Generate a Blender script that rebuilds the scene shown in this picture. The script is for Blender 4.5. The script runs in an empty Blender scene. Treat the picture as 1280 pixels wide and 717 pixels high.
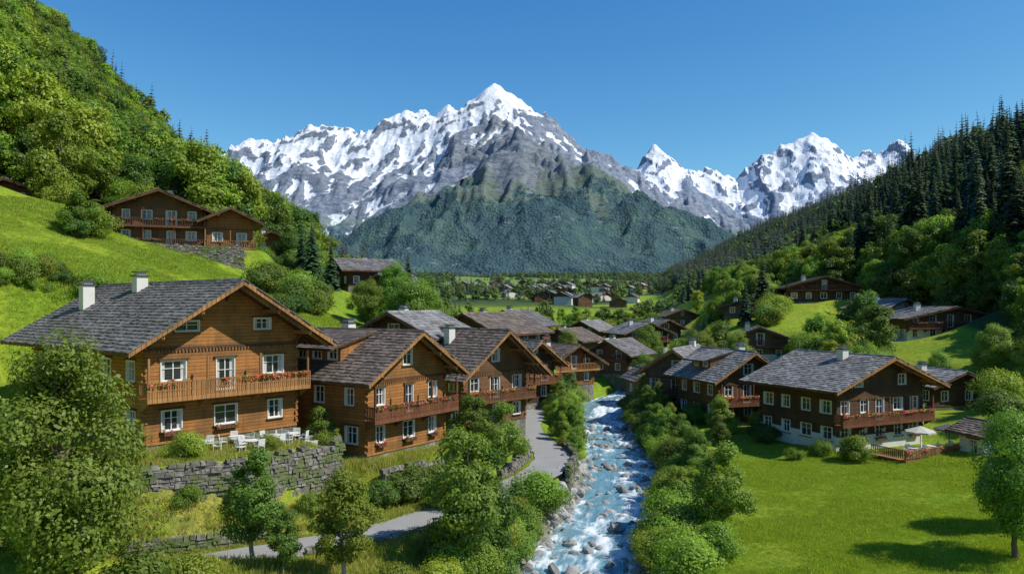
import bpy, math, random
import numpy as np
from mathutils import Vector
random.seed(5); RNG=np.random.default_rng(11)
scene=bpy.context.scene
# ------------------------------------------------------------------ noise
_tb=np.random.default_rng(3).permutation(256); _vl=np.random.default_rng(4).random(256)*2-1
def vnoise(x,y,seed=0):
    x=np.asarray(x,float)+seed*17.31; y=np.asarray(y,float)+seed*9.77
    xi=np.floor(x).astype(int); yi=np.floor(y).astype(int); fx=x-xi; fy=y-yi
    ux=fx*fx*fx*(fx*(fx*6-15)+10); uy=fy*fy*fy*(fy*(fy*6-15)+10)
    H=lambda a,b:_vl[(_tb[a&255]+_tb[(b*7+31)&255]*3+b)&255]
    a=H(xi,yi);b=H(xi+1,yi);c=H(xi,yi+1);d=H(xi+1,yi+1)
    return (a*(1-ux)+b*ux)*(1-uy)+(c*(1-ux)+d*ux)*uy
def fbm(x,y,o=4,seed=0):
    s=0;a=1;t=0
    for i in range(o):
        s=s+a*vnoise(x*2**i*1.03,y*2**i*1.03,seed+i*3);t+=a;a*=.5
    return s/t
def ridged(x,y,o=5,seed=0):
    s=0;a=1;t=0
    for i in range(o):
        s=s+a*(1-np.abs(vnoise(x*2**i*1.07,y*2**i*1.07,seed+i*5))*2);t+=a;a*=.5
    return s/t
def sstep(v,a,b):
    t=np.clip((v-a)/(b-a),0,1);return t*t*(3-2*t)
# ------------------------------------------------------------------ terrain
PATH=[(-34,33,3.2),(-24,34.6,3.1),(-17,37.4,3.0),(-10,41.5,3.0),(-6.5,44.5,3.0),(-1.5,51.5,3.0),(2,59,2.8),(3.6,67,2.6),(2.6,74,2.6),(1.5,82,2.8),(2.6,93,3.0),(2.5,105,3.2),(0,118,3.6)]
def catmull(P,n=10):
    P=np.array(P,float);out=[]
    Q=np.vstack([2*P[0]-P[1],P,2*P[-1]-P[-2]])
    for i in range(1,len(Q)-2):
        for k in range(n):
            t=k/n
            out.append(.5*((2*Q[i])+(-Q[i-1]+Q[i+1])*t+(2*Q[i-1]-5*Q[i]+4*Q[i+1]-Q[i+2])*t*t+(-Q[i-1]+3*Q[i]-3*Q[i+1]+Q[i+2])*t**3))
    out.append(P[-1]);return np.array(out)
PATHC=catmull(PATH,8)
RIV=catmull([(-1,10),(0,25),(1.6,35),(3.8,45),(7,56),(10.0,69),(10.9,84),(11.9,100),(13.5,112),(17,120),(28,140),(38,160),(48,200),(60,300),(75,450)],10)
RY_END=215
def gfl(y): return np.interp(y,[100,160,300,600,1000,1800,3000,9000],[0,2,5,14,34,78,110,140])
def river_x(y): return np.interp(y,RIV[:,1],RIV[:,0])
CH=[
 dict(k='a',A=(-21.8,45),al=50,W=10.5,L=18,zb=7.3,ze=13.3,zr=17.5),
 dict(k='b',A=(-10.15,53),al=56,W=8.6,L=9.5,zb=5.1,ze=10.6,zr=14.0),
 dict(k='c',A=(-4.6,71),al=46,W=8.6,L=12,zb=4.0,ze=9.0,zr=13.5),
 dict(k='d',A=(0.2,92),al=40,W=6.6,L=10,zb=3.5,ze=8.3,zr=11.5),
 dict(k='e',A=(6.2,116),al=36,W=8.4,L=9,zb=3.0,ze=6.5,zr=9.7),
 dict(k='f',A=(14,134),al=-35,W=7,L=8,zb=3.6,ze=7.2,zr=9.8),
 dict(k='g',A=(18.5,113),al=10,W=4,L=5,zb=1.8,ze=4.6,zr=6.3),
 dict(k='h',A=(30.7,72),al=25,W=12,L=10,zb=2.0,ze=7.9,zr=10.9),
 dict(k='i',A=(23.6,87),al=18,W=8,L=9,zb=2.0,ze=7.2,zr=10.5),
 dict(k='j',A=(17.8,101),al=-28,W=7.8,L=11,zb=1.6,ze=6.8,zr=10.2),
 dict(k='k',A=(51,92),al=15,W=7,L=8,zb=3.2,ze=6.1,zr=7.9),
 dict(k='l',A=(65,125),al=4,W=15,L=9,zb=9.6,ze=13.6,zr=15.6),
 dict(k='m',A=(70,142),al=20,W=7,L=9,zb=11,ze=15.2,zr=17),
 dict(k='n',A=(59,163),al=-8,W=15,L=10,zb=16.2,ze=19.4,zr=21.9),
 dict(k='o',A=(44,158),al=-20,W=7,L=8,zb=13.2,ze=15.2,zr=16.8),
 dict(k='p',A=(96,220),al=10,W=8,L=9,zb=24.5,ze=26.8,zr=28.8),
 dict(k='q',A=(91,262),al=-10,W=7,L=8,zb=26.5,ze=30,zr=32),
 dict(k='r',A=(-52.5,100),al=22,W=11,L=10,zb=23.6,ze=28.2,zr=31.2),
 dict(k='s',A=(-41.8,104),al=24,W=6,L=8,zb=23.6,ze=27.2,zr=29.2),
 dict(k='t',A=(-51,150),al=20,W=6.5,L=6,zb=26,ze=28.6,zr=30.4),
 dict(k='u',A=(-31.7,137),al=-60,W=7,L=9,zb=18.6,ze=21.8,zr=24.0),
 dict(k='v',A=(-72,103),al=15,W=6.5,L=7,zb=29,ze=31.4,zr=33),
 dict(k='w',A=(-15.8,80),al=-22,W=8,L=9,zb=9,ze=12.6,zr=15.2),
 dict(k='x',A=(-9.6,104),al=-32,W=9,L=12,zb=7,ze=12.0,zr=14.8),
 dict(k='y',A=(-4.5,126),al=-25,W=8,L=9,zb=7,ze=12.4,zr=15),
 dict(k='z',A=(24,158),al=15,W=9,L=9,zb=5.5,ze=9.8,zr=12.2),
 dict(k='aa',A=(6,150),al=-30,W=8,L=9,zb=5.0,ze=8.8,zr=11.2),
 dict(k='ab',A=(8.5,131),al=60,W=4.5,L=6,zb=2.8,ze=5.6,zr=7.2),
 dict(k='ac',A=(-24,128),al=-30,W=6,L=7,zb=16.2,ze=19.0,zr=21),
 dict(k='ad',A=(37,128),al=-15,W=9,L=8,zb=6.2,ze=10.0,zr=12.2),
 dict(k='ae',A=(33,180),al=20,W=8,L=8,zb=6.5,ze=10.0,zr=12.4),
 dict(k='af',A=(14,185),al=-30,W=7,L=10,zb=6.0,ze=9.6,zr=12),
 dict(k='ag',A=(46,225),al=5,W=9,L=8,zb=9,ze=12.4,zr=14.6),
]
def pad_sd(x,y,A,al,W,L,m):
    a=math.radians(al);c,s=math.cos(a),math.sin(a)
    dx=x-A[0];dy=y-A[1];u=dx*c+dy*s;v=-dx*s+dy*c
    ax=np.abs(u-W/2)-W/2-m;ay=np.abs(v-L/2)-L/2-m
    return np.hypot(np.maximum(ax,0),np.maximum(ay,0))+np.minimum(np.maximum(ax,ay),0)
def poly_sd(x,y,P):
    P=np.array(P,float);d=np.full(np.shape(x),1e9);ins=np.zeros(np.shape(x),bool)
    for i in range(len(P)):
        a=P[i];b=P[(i+1)%len(P)];e=b-a
        t=np.clip(((x-a[0])*e[0]+(y-a[1])*e[1])/(e@e),0,1)
        d=np.minimum(d,np.hypot(x-a[0]-e[0]*t,y-a[1]-e[1]*t))
        cr=(a[1]>y)!=(b[1]>y)
        with np.errstate(divide='ignore',invalid='ignore'):
            xx=(b[0]-a[0])*(y-a[1])/((b[1]-a[1]) if b[1]!=a[1] else 1e-9)+a[0]
        ins^=(cr&(x<xx))
    return np.where(ins,-d,d)
TERR=[(-27,38.6),(-20,40.3),(-15.5,42.8),(-11.2,48.3),(-12.5,53),(-17,60),(-37,64),(-42,48)]
def line_d(x,y,C):
    d=np.full(np.shape(x),1e9);z=np.zeros(np.shape(x))
    for i in range(len(C)-1):
        a=C[i];b=C[i+1];e=b[:2]-a[:2]
        t=np.clip(((x-a[0])*e[0]+(y-a[1])*e[1])/(e@e),0,1)
        dd=np.hypot(x-a[0]-e[0]*t,y-a[1]-e[1]*t);m=dd<d
        d=np.where(m,dd,d);z=np.where(m,a[2]+(b[2]-a[2])*t,z)
    return d,z
def height(x,y):
    x=np.asarray(x,float);y=np.asarray(y,float)
    xl=np.interp(y,[20,45,56,69,84,108,150,400],[1,3.6,6,9,10,10,9,9])
    q=xl-x-.2*np.maximum(0,y-120)
    hl=np.interp(q,[-10,0,5,12,18,25,32,57,80,103,150,250,600],[.9,.9,1.2,2.6,4.0,6.2,7.8,18,27,49,92,140,165])
    hl=hl+sstep(q,12,30)*np.interp(y,[50,100,150],[0,6,8])
    e=x-.2*np.maximum(0,y-60)
    hr=np.interp(e,[5,12,30,42,55,70,130,260,400,900],[1.3,1.5,2.0,2.8,6.5,12,46,98,130,185])
    hr=hr+sstep(e,5,35)*np.interp(y,[95,165],[0,12.6])
    h=hl+hr-1.1+gfl(y)
    rough=sstep(q,70,130)+sstep(e,60,140)
    h=h+fbm(x/9,y/9,3,1)*.35+rough*(fbm(x/55,y/55,4,2)*9+fbm(x/140,y/160,2,6)*12)+sstep(y,300,900)*fbm(x/150,y/150,3,7)*9
    h=h+sstep(q,30,45)*(1-sstep(q,75,90))*fbm(x/6,y/3.5,3,15)*.5
    sd=poly_sd(x,y,TERR);w=np.where(h>7.2,7.0,.5)
    h=h+(7.2-h)*(1-sstep(sd,0,w))
    for c in CH:
        cx,cy=c['A']
        near=(np.abs(x-cx)<50)&(np.abs(y-cy)<50)
        if not near.any(): continue
        sd=pad_sd(x,y,c['A'],c['al'],c['W'],c['L'],.8)
        zb=c['zb']-.1
        w=np.where(h>zb,6.0,2.5 if c['k'] in 'b' else 5.0)
        t=1-sstep(sd,0,w)
        h=np.where(near,h+(zb-h)*t,h)
    d,z=line_d(x,y,PATHC)
    h=h+(z-.07-h)*(1-sstep(d,2.1,np.where(h>z,3.6,3.2)))
    dr=np.abs(x-river_x(y))*np.interp(y,[108,118,160,200],[1,.6,.6,.9])
    zr=gfl(y)
    h=np.where(y<RY_END,(zr-.7)+(h-(zr-.7))*sstep(dr,2.3,5.0),h)
    return h
def H1(x,y): return float(height(np.array([x]),np.array([y]))[0])
# ------------------------------------------------------------------ mesh helpers
def link(o,par=None):
    scene.collection.objects.link(o)
    if par: o.parent=par
    return o
def np_mesh(name,V,F,mats,smooth=False,midx=None):
    me=bpy.data.meshes.new(name);V=np.asarray(V,np.float32);F=np.asarray(F,np.int32);k=F.shape[1]
    me.vertices.add(len(V));me.vertices.foreach_set('co',V.ravel())
    me.loops.add(F.size);me.loops.foreach_set('vertex_index',F.ravel())
    me.polygons.add(len(F));me.polygons.foreach_set('loop_start',np.arange(0,F.size,k,dtype=np.int32))
    if smooth: me.polygons.foreach_set('use_smooth',np.ones(len(F),bool))
    for m in mats: me.materials.append(m)
    if midx is not None: me.polygons.foreach_set('material_index',np.asarray(midx,np.int32))
    me.update(calc_edges=True);me.validate();return me
class MB:
    def __init__(s): s.v=[];s.f=[];s.m=[]
    def poly(s,P,m=0):
        n=len(s.v);s.v+= [tuple(p) for p in P];s.f.append(tuple(range(n,n+len(P))));s.m.append(m)
    def hexa(s,B,T,m=0):
        n=len(s.v);s.v+=[tuple(p) for p in B]+[tuple(p) for p in T]
        for f in ((3,2,1,0),(4,5,6,7),(0,1,5,4),(1,2,6,5),(2,3,7,6),(3,0,4,7)):
            s.f.append(tuple(n+i for i in f));s.m.append(m)
    def box(s,x0,x1,y0,y1,z0,z1,m=0):
        s.hexa([(x0,y0,z0),(x1,y0,z0),(x1,y1,z0),(x0,y1,z0)],[(x0,y0,z1),(x1,y0,z1),(x1,y1,z1),(x0,y1,z1)],m)
    def bb(s,O,S,N,s0,s1,d0,d1,z0,z1,m=0):
        p=lambda a,d,z:(O[0]+S[0]*a+N[0]*d,O[1]+S[1]*a+N[1]*d,z)
        s.hexa([p(s0,d0,z0),p(s1,d0,z0),p(s1,d1,z0),p(s0,d1,z0)],[p(s0,d0,z1),p(s1,d0,z1),p(s1,d1,z1),p(s0,d1,z1)],m)
    def tube(s,pts,rad,n=7,m=0):
        base=len(s.v)
        for i,p in enumerate(pts):
            p=Vector(p);d=(Vector(pts[min(i+1,len(pts)-1)])-Vector(pts[max(i-1,0)])).normalized()
            a=d.orthogonal().normalized();b=d.cross(a)
            for k in range(n):
                t=2*math.pi*k/n;s.v.append(tuple(p+(a*math.cos(t)+b*math.sin(t))*rad[i]))
        for i in range(len(pts)-1):
            for k in range(n):
                k2=(k+1)%n;s.f.append((base+i*n+k,base+i*n+k2,base+(i+1)*n+k2,base+(i+1)*n+k));s.m.append(m)
        s.f.append(tuple(base+(len(pts)-1)*n+k for k in range(n)));s.m.append(m)
    def mesh(s,name,mats,smooth=False):
        me=bpy.data.meshes.new(name);me.from_pydata(s.v,[],s.f)
        for m in mats: me.materials.append(m)
        me.polygons.foreach_set('material_index',s.m)
        if smooth: me.polygons.foreach_set('use_smooth',[True]*len(s.f))
        me.update();return me
    def obj(s,name,mats,par=None,smooth=False):
        if not s.v: return None
        return link(bpy.data.objects.new(name,s.mesh(name,mats,smooth)),par)
# ------------------------------------------------------------------ materials
class NT:
    def __init__(s,name):
        s.mat=bpy.data.materials.new(name);s.mat.use_nodes=True;s.t=s.mat.node_tree;s.t.nodes.clear()
        s.out=s.n('ShaderNodeOutputMaterial')
    def n(s,ty,**kw):
        nd=s.t.nodes.new(ty)
        for k,v in kw.items(): setattr(nd,k,v)
        return nd
    def l(s,a,b): s.t.links.new(a,b)
    def setin(s,inp,v):
        if isinstance(v,bpy.types.NodeSocket): s.l(v,inp)
        else: inp.default_value=v
    def math(s,op,a,b=0.0,c=None):
        m=s.n('ShaderNodeMath',operation=op);s.setin(m.inputs[0],a);s.setin(m.inputs[1],b)
        if c is not None: s.setin(m.inputs[2],c)
        return m.outputs[0]
    def mix(s,f,a,b,blend='MIX'):
        m=s.n('ShaderNodeMix',data_type='RGBA',blend_type=blend)
        s.setin(m.inputs[0],f);s.setin(m.inputs[6],c4(a));s.setin(m.inputs[7],c4(b));return m.outputs[2]
    def noise(s,vec,scale,detail=3,rough=.55,dim='3D'):
        m=s.n('ShaderNodeTexNoise',noise_dimensions=dim)
        if vec is not None: s.l(vec,m.inputs['Vector'])
        m.inputs['Scale'].default_value=scale;m.inputs['Detail'].default_value=detail;m.inputs['Roughness'].default_value=rough
        return m.outputs['Fac']
    def ramp(s,f,a,b,lo=0.0,hi=1.0):
        m=s.n('ShaderNodeMapRange');m.interpolation_type='SMOOTHSTEP';s.setin(m.inputs[0],f);m.inputs[1].default_value=a;m.inputs[2].default_value=b
        m.inputs[3].default_value=lo;m.inputs[4].default_value=hi;return m.outputs[0]
    def bsdf(s,col,rough=.8,spec=.3,bump=None,bs=.3,bd=.05):
        b=s.n('ShaderNodeBsdfPrincipled');s.setin(b.inputs['Base Color'],c4(col));s.setin(b.inputs['Roughness'],rough)
        b.inputs['Specular IOR Level'].default_value=spec
        if bump is not None:
            bn=s.n('ShaderNodeBump');bn.inputs['Strength'].default_value=bs;bn.inputs['Distance'].default_value=bd
            s.l(bump,bn.inputs['Height']);s.l(bn.outputs[0],b.inputs['Normal'])
        s.l(b.outputs[0],s.out.inputs[0]);return b
    def objc(s): return s.n('ShaderNodeTexCoord').outputs['Object']
    def pos(s): return s.n('ShaderNodeNewGeometry').outputs['Position']
    def isl(s): return s.n('ShaderNodeNewGeometry').outputs['Random Per Island']
    def orand(s): return s.n('ShaderNodeObjectInfo').outputs['Random']
def c4(c):
    if isinstance(c,(tuple,list)) and len(c)==3: return (c[0],c[1],c[2],1)
    return c
def sc(c,k): return tuple(v*k for v in c)
def wood_mat(name,col,plank=.2,vert=False):
    t=NT(name);o=t.objc();sp=t.n('ShaderNodeSeparateXYZ');t.l(o,sp.inputs[0])
    if vert: ax=t.math('ADD',sp.outputs[0],sp.outputs[1])
    else: ax=sp.outputs[2]
    z=t.math('MULTIPLY',ax,1/plank);fl=t.math('FLOOR',z);fr=t.math('FRACT',z)
    wn=t.n('ShaderNodeTexWhiteNoise',noise_dimensions='1D');t.l(fl,wn.inputs['W'])
    mp=t.n('ShaderNodeMapping');t.l(o,mp.inputs[0]);mp.inputs['Scale'].default_value=(1.5,1.5,14) if not vert else (14,14,1.2)
    mv=t.n('ShaderNodeMapping');t.l(o,mv.inputs[0]);mv.inputs['Scale'].default_value=(3.2,3.2,.35)
    g=t.noise(mp.outputs[0],1.6,5,.65);big=t.noise(o,.45,5,.65);st=t.noise(mv.outputs[0],1.1,5,.7)
    a=t.mix(g,sc(col,.6),sc(col,1.4));a=t.mix(t.ramp(wn.outputs[0],0,1,0,.45),a,sc(col,.55))
    a=t.mix(t.ramp(big,.40,.66,0,.75),a,sc((col[0]*.75,col[1]*.95,col[2]*1.4),.5))
    a=t.mix(t.ramp(st,.5,.72,0,.6),a,sc((col[0]*.7,col[1]*.9,col[2]*1.5),.42))
    gr=t.math('MULTIPLY',t.ramp(fr,0,.09),t.ramp(fr,1.0,.91))
    a=t.mix(gr,sc(col,.25),a)
    t.bsdf(a,.7,.25,gr,.7,.03);return t.mat
def simple(name,col,rough=.8,spec=.3,var=.3,scale=3,bs=.2,bd=.02):
    t=NT(name);o=t.objc();g=t.noise(o,scale,5,.6);a=t.mix(g,sc(col,1-var),sc(col,1+var));t.bsdf(a,rough,spec,g,bs,bd);return t.mat
def tile_mat(name,col,col2):
    t=NT(name);r=t.isl();o=t.objc();a=t.mix(r,sc(col,.55),sc(col,1.45));a=t.mix(t.ramp(t.noise(o,.45,5,.7),.42,.66,0,.75),a,col2)
    g=t.noise(o,9,4,.7);a=t.mix(g,t.mix(.45,a,(0,0,0)),a)
    a=t.mix(t.ramp(t.noise(o,2.3,5,.75),.58,.7,0,.55),a,(.17,.16,.10))
    t.bsdf(a,.75,.35,g,.5,.03);return t.mat
def stone_mat(name,col):
    t=NT(name);r=t.isl();o=t.pos();g=t.noise(o,4,6,.7);a=t.mix(r,sc(col,.5),sc(col,1.5));a=t.mix(t.ramp(g,.35,.7),sc(col,.45),a)
    a=t.mix(t.ramp(t.noise(o,.8,4),.45,.58,0,.8),a,(.10,.14,.035));t.bsdf(a,.9,.2,g,.8,.06);return t.mat
def leaf_mat(name,c1,c2,tr=.35,vlo=.72,vr=.55):
    t=NT(name);r=t.isl();q=t.orand();a=t.mix(r,c1,c2)
    hs=t.n('ShaderNodeHueSaturation');t.l(a,hs.inputs['Color'])
    t.l(t.ramp(q,0,1,.475,.52),hs.inputs['Hue']);t.l(t.math('MULTIPLY_ADD',t.math('FRACT',t.math('MULTIPLY',q,7.3)),vr,vlo),hs.inputs['Value'])
    b=t.n('ShaderNodeBsdfPrincipled');t.l(hs.outputs[0],b.inputs['Base Color']);b.inputs['Roughness'].default_value=.5;b.inputs['Specular IOR Level'].default_value=.3
    tl=t.n('ShaderNodeBsdfTranslucent');t.l(t.mix(1.0,hs.outputs[0],(1.35,1.4,.5),'MULTIPLY'),tl.inputs[0])
    mx=t.n('ShaderNodeMixShader');mx.inputs[0].default_value=tr;t.l(b.outputs[0],mx.inputs[1]);t.l(tl.outputs[0],mx.inputs[2]);t.l(mx.outputs[0],t.out.inputs[0])
    return t.mat
M={}
M['leafA']=leaf_mat('leaf_bright',(.18,.28,.028),(.32,.42,.065),.42,.66,.65)
M['leafB']=leaf_mat('leaf_mid',(.115,.20,.028),(.22,.32,.052),.4,.62,.7)
M['leafC']=leaf_mat('leaf_deep',(.07,.14,.026),(.14,.225,.042),.38,.62,.65)
M['leafF']=leaf_mat('leaf_far_hazed',(.11,.18,.055),(.20,.28,.085),.3)  # distant foliage, aerial haze put into the leaf colours
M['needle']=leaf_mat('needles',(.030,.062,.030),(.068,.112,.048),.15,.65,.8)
M['needleF']=leaf_mat('needles_far_hazed',(.045,.078,.06),(.080,.12,.082),.15,.75,.55)  # distant spruces, needle colours lifted and blued to paint in haze
M['bark']=simple('bark',(.16,.12,.085),.95,.1,.5,8,.8,.05)
M['birch']=simple('pale_bark',(.36,.33,.28),.9,.1,.5,6,.5,.03)
M['w_gold']=wood_mat('golden_larch_logs',(.43,.185,.052),.22)
M['w_orange']=wood_mat('orange_larch_logs',(.35,.15,.048),.22)
M['w_mid']=wood_mat('brown_logs',(.225,.112,.050),.22)
M['w_grey']=wood_mat('greyed_logs',(.20,.135,.088),.22)
M['w_dark']=wood_mat('dark_logs',(.13,.070,.038),.22)
M['t_light']=wood_mat('light_trim_wood',(.43,.21,.075),.3,True)
M['t_dark']=wood_mat('dark_trim_wood',(.17,.08,.038),.3,True)
M['t_red']=wood_mat('red_balcony_wood',(.21,.085,.042),.16,True)
M['white']=simple('white_paint',(.72,.71,.68),.5,.4,.06,5,.05)
M['plaster']=simple('lime_plaster',(.64,.62,.57),.9,.2,.14,1.2,.3)
M['stone']=stone_mat('field_stone',(.27,.25,.215))
M['tile_g']=tile_mat('grey_slate',(.20,.19,.185),(.12,.11,.10))
M['tile_b']=tile_mat('brown_shingle',(.20,.155,.125),(.11,.09,.075))
M['tile_l']=tile_mat('weathered_slate',(.28,.275,.27),(.17,.155,.14))
M['red']=leaf_mat('geranium_red',(.6,.03,.03),(.75,.12,.18),.2)
M['metal']=simple('dark_metal',(.06,.06,.065),.4,.5,.1)
t=NT('window_glass');b=t.bsdf((.025,.032,.04),.06,.8);M['glass']=t.mat
t=NT('curtain');t.bsdf((.5,.48,.44),.9);M['curt']=t.mat
# ------------------------------------------------------------------ chalet
def clip(P,a,b,c):
    out=[]
    for i in range(len(P)):
        p=P[i];q=P[(i+1)%len(P)];dp=a*p[0]+b*p[1]-c;dq=a*q[0]+b*q[1]-c
        if dp<=0: out.append(p)
        if (dp<0)!=(dq<0) and abs(dp-dq)>1e-9:
            k=dp/(dp-dq);out.append((p[0]+(q[0]-p[0])*k,p[1]+(q[1]-p[1])*k))
    return out
def panel(mb,O,S,N,ln,z0,z1,hp,ops,m=0,off=0):
    xs=sorted(set([0,ln]+[o[0] for o in ops]+[o[1] for o in ops]));zs=sorted(set([z0,z1]+[z for o in ops for z in (o[2],o[3]) if z0<z<z1]))
    for i in range(len(xs)-1):
        for j in range(len(zs)-1):
            cx=(xs[i]+xs[i+1])/2;cz=(zs[j]+zs[j+1])/2
            if any(o[0]<cx<o[1] and o[2]<cz<o[3] for o in ops): continue
            P=[(xs[i],zs[j]),(xs[i+1],zs[j]),(xs[i+1],zs[j+1]),(xs[i],zs[j+1])]
            for h in hp:
                P=clip(P,*h)
                if len(P)<3: break
            if len(P)>=3: mb.poly([(O[0]+S[0]*p[0]+N[0]*off,O[1]+S[1]*p[0]+N[1]*off,p[1]) for p in P],m)
def window(fr,gl,wd,O,S,N,o,shut,rnd,sill=True):
    s0,s1,z0,z1=o;w=.07
    for a in ((s0-w,s1+w,z1,z1+w),(s0-w,s1+w,z0-w,z0),(s0-w,s0,z0,z1),(s1,s1+w,z0,z1)):
        fr.bb(O,S,N,a[0],a[1],-.14,.05,a[2],a[3],0)
    f=.05;i0,i1,j0,j1=s0+.002,s1-.002,z0+.002,z1-.002
    for a in ((i0,i1,j1-f,j1),(i0,i1,j0,j0+f),(i0,i0+f,j0+f,j1-f),(i1-f,i1,j0+f,j1-f)):
        fr.bb(O,S,N,a[0],a[1],-.11,-.05,a[2],a[3],0)
    c=(s0+s1)/2;fr.bb(O,S,N,c-.03,c+.03,-.11,-.045,j0+f,j1-f,0)
    zc=j0+(j1-j0)*.62;fr.bb(O,S,N,i0+f,i1-f,-.10,-.055,zc-.018,zc+.018,0)
    P=lambda a,d,z:(O[0]+S[0]*a+N[0]*d,O[1]+S[1]*a+N[1]*d,z)
    gl.poly([P(s0,-.12,z0),P(s1,-.12,z0),P(s1,-.12,z1),P(s0,-.12,z1)],0)
    if rnd<.6:
        cw=(s1-s0)*(.12+.12*rnd)
        for a,bb_ in ((s0+.05,s0+.05+cw),(s1-.05-cw,s1-.05)):
            gl.poly([P(a,-.113,z0+.05),P(bb_,-.113,z0+.05),P(bb_,-.113,z1-.05),P(a,-.113,z1-.05)],1)
    if sill: wd.bb(O,S,N,s0-.15,s1+.15,-.02,.13,z0-w-.06,z0-w-.002,0);wd.bb(O,S,N,s0-.2,s1+.2,.0,.16,z1+w+.002,z1+w+.08,0)
    if shut:
        sw=(s1-s0)*.48
        wd.bb(O,S,N,s0-w-sw-.02,s0-w-.02,.012,.05,z0-.03,z1-.0,0);wd.bb(O,S,N,s1+w+.02,s1+w+sw+.02,.012,.05,z0-.03,z1-.0,0)
def flowers(mb,p0,p1,n,dep=.22,h=.3):
    cl=[random.random() for _ in range(max(3,n//25))]
    for i in range(n):
        t=min(1,max(0,random.choice(cl)+random.gauss(0,.035)));c=[p0[k]+(p1[k]-p0[k])*t+random.uniform(-1,1)*(dep if k<2 else h*.5) for k in range(3)]
        s=random.uniform(.04,.085);a=Vector((random.uniform(-1,1),random.uniform(-1,1),random.uniform(-1,1))).normalized();b_=a.orthogonal().normalized()*s;a=a*s
        c=Vector(c);mb.poly([c-a,c-b_,c+a,c+b_],0 if random.random()<.5 else 1)
def chalet(A,al,W,L,zb,ze,zr,wood='w_mid',trim='t_dark',tiles='tile_b',floors=2,ph=.5,base='stone',oy=1.5,ox=1.4,tile=.42,balc=(1,),rail='t_red',chim=((.3,.5),),shut=False,near=True,name='timber_chalet',flw=True,seed=1,winw=1.0,fh=2.7,wsp=2.6,dorm=None):
    random.seed(seed)
    E=bpy.data.objects.new(name,None);E.location=(A[0],A[1],zb);E.rotation_euler=(0,0,math.radians(al));E.empty_display_size=.5;link(E)
    e=ze-zb;r=zr-zb;tt=(r-e)/(W/2+ox);th=.16;under=lambda x:r-th-.02-abs(x-W/2)*tt
    wl=MB();pl=MB();fr=MB();gl=MB();wd=MB();bal=MB();fl=MB()
    hpF=[(-tt,1,r-th-W/2*tt),(tt,1,r-th+W/2*tt)]
    def fops(n_f,ln,gable):
        ops=[]
        for i in range(n_f):
            zf=i*fh+.15
            n=max(1,int(ln/wsp)) if i<2 else max(1,int(ln/4.5))
            for j in range(n):
                c=ln*(j+.5)/n+(random.uniform(-.15,.15))
                door=(i in balc) and (j==n//2 and n>1) and gable
                ww=winw*random.choice((.85,1,1,1.25))
                z0=zf+(.12 if door else .9);z1=zf+2.1
                s0,s1=c-ww/2,c+ww/2
                if gable:
                    while z1+.25>min(under(s0-.1),under(s1+.1)) and z1-z0>.7: z1-=.1
                    if z1+.2>min(under(s0-.1),under(s1+.1)): continue
                elif z1+.2>under(0): 
                    continue
                ops.append((s0,s1,z0,z1))
        return ops
    walls=[((0,0),(1,0),(0,-1),W,True),((W,L),(-1,0),(0,1),W,True),((0,L),(0,-1),(-1,0),L,False),((W,0),(0,1),(1,0),L,False)]
    zt=under(0)
    for wi,(O,S,N,ln,gb) in enumerate(walls):
        ops=fops(floors+(1 if gb else 0),ln,gb)
        hp=hpF if gb else []
        panel(wl,O,S,N,ln,ph,r if gb else zt,hp,ops)
        panel(pl,O,S,N,ln,-2.5,ph,[],ops,0,.0)
        for o in ops:
            window(fr,gl,wd,O,S,N,o,shut and gb and o[2]<fh*2,random.random())
            if near and flw and gb and o[2]<fh*2 and o[3]-o[2]<1.4 and wi==0 and random.random()<.6:
                p=lambda s_,d:(O[0]+S[0]*s_+N[0]*d,O[1]+S[1]*s_+N[1]*d,o[2]-.02)
                wd.bb(O,S,N,o[0],o[1],.135,.32,o[2]-.3,o[2]-.12);flowers(fl,p(o[0],.22),p(o[1],.22),40,.1,.22)
        if gb: wl.bb(O,S,N,0,ln,.004,.07,ph-.12,ph+.02,0)
        if gb:
            for i in range(1,floors+1):
                z=i*fh+.02
                half=W/2-(max(0,z+.2-(zt))/tt if z+.2>zt else 0)
                if half>1:
                    wd.bb(O,S,N,W/2-half+.02,W/2+half-.02,.003,.06,z-.1,z+.08)
                    if near:
                        s_=W/2-half+.1
                        while s_<W/2+half-.2: wd.bb(O,S,N,s_,s_+.09,.003,.1,z-.22,z-.102,1);s_+=.22
    for cx in (0,W):
        for cy in (0,L):
            sx=-1 if cx==0 else 1;sy=-1 if cy==0 else 1
            z=ph+.1
            while z<zt-.3:
                x0,x1=sorted((cx,cx+sx*.14));y0,y1=sorted((cy-sy*.004,cy-sy*.16));wl.box(x0,x1,y0,y1,z,z+.17)
                x0,x1=sorted((cx-sx*.004,cx-sx*.16));y0,y1=sorted((cy,cy+sy*.14));wl.box(x0,x1,y0,y1,z+.2,z+.37);z+=.44
    Hd=W/2+ox;th_=math.atan(tt);cs,sn=math.cos(th_),math.sin(th_);SL=Hd/cs;dk=MB();tl=MB()
    Y0,Y1=-oy,L+1.0
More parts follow.
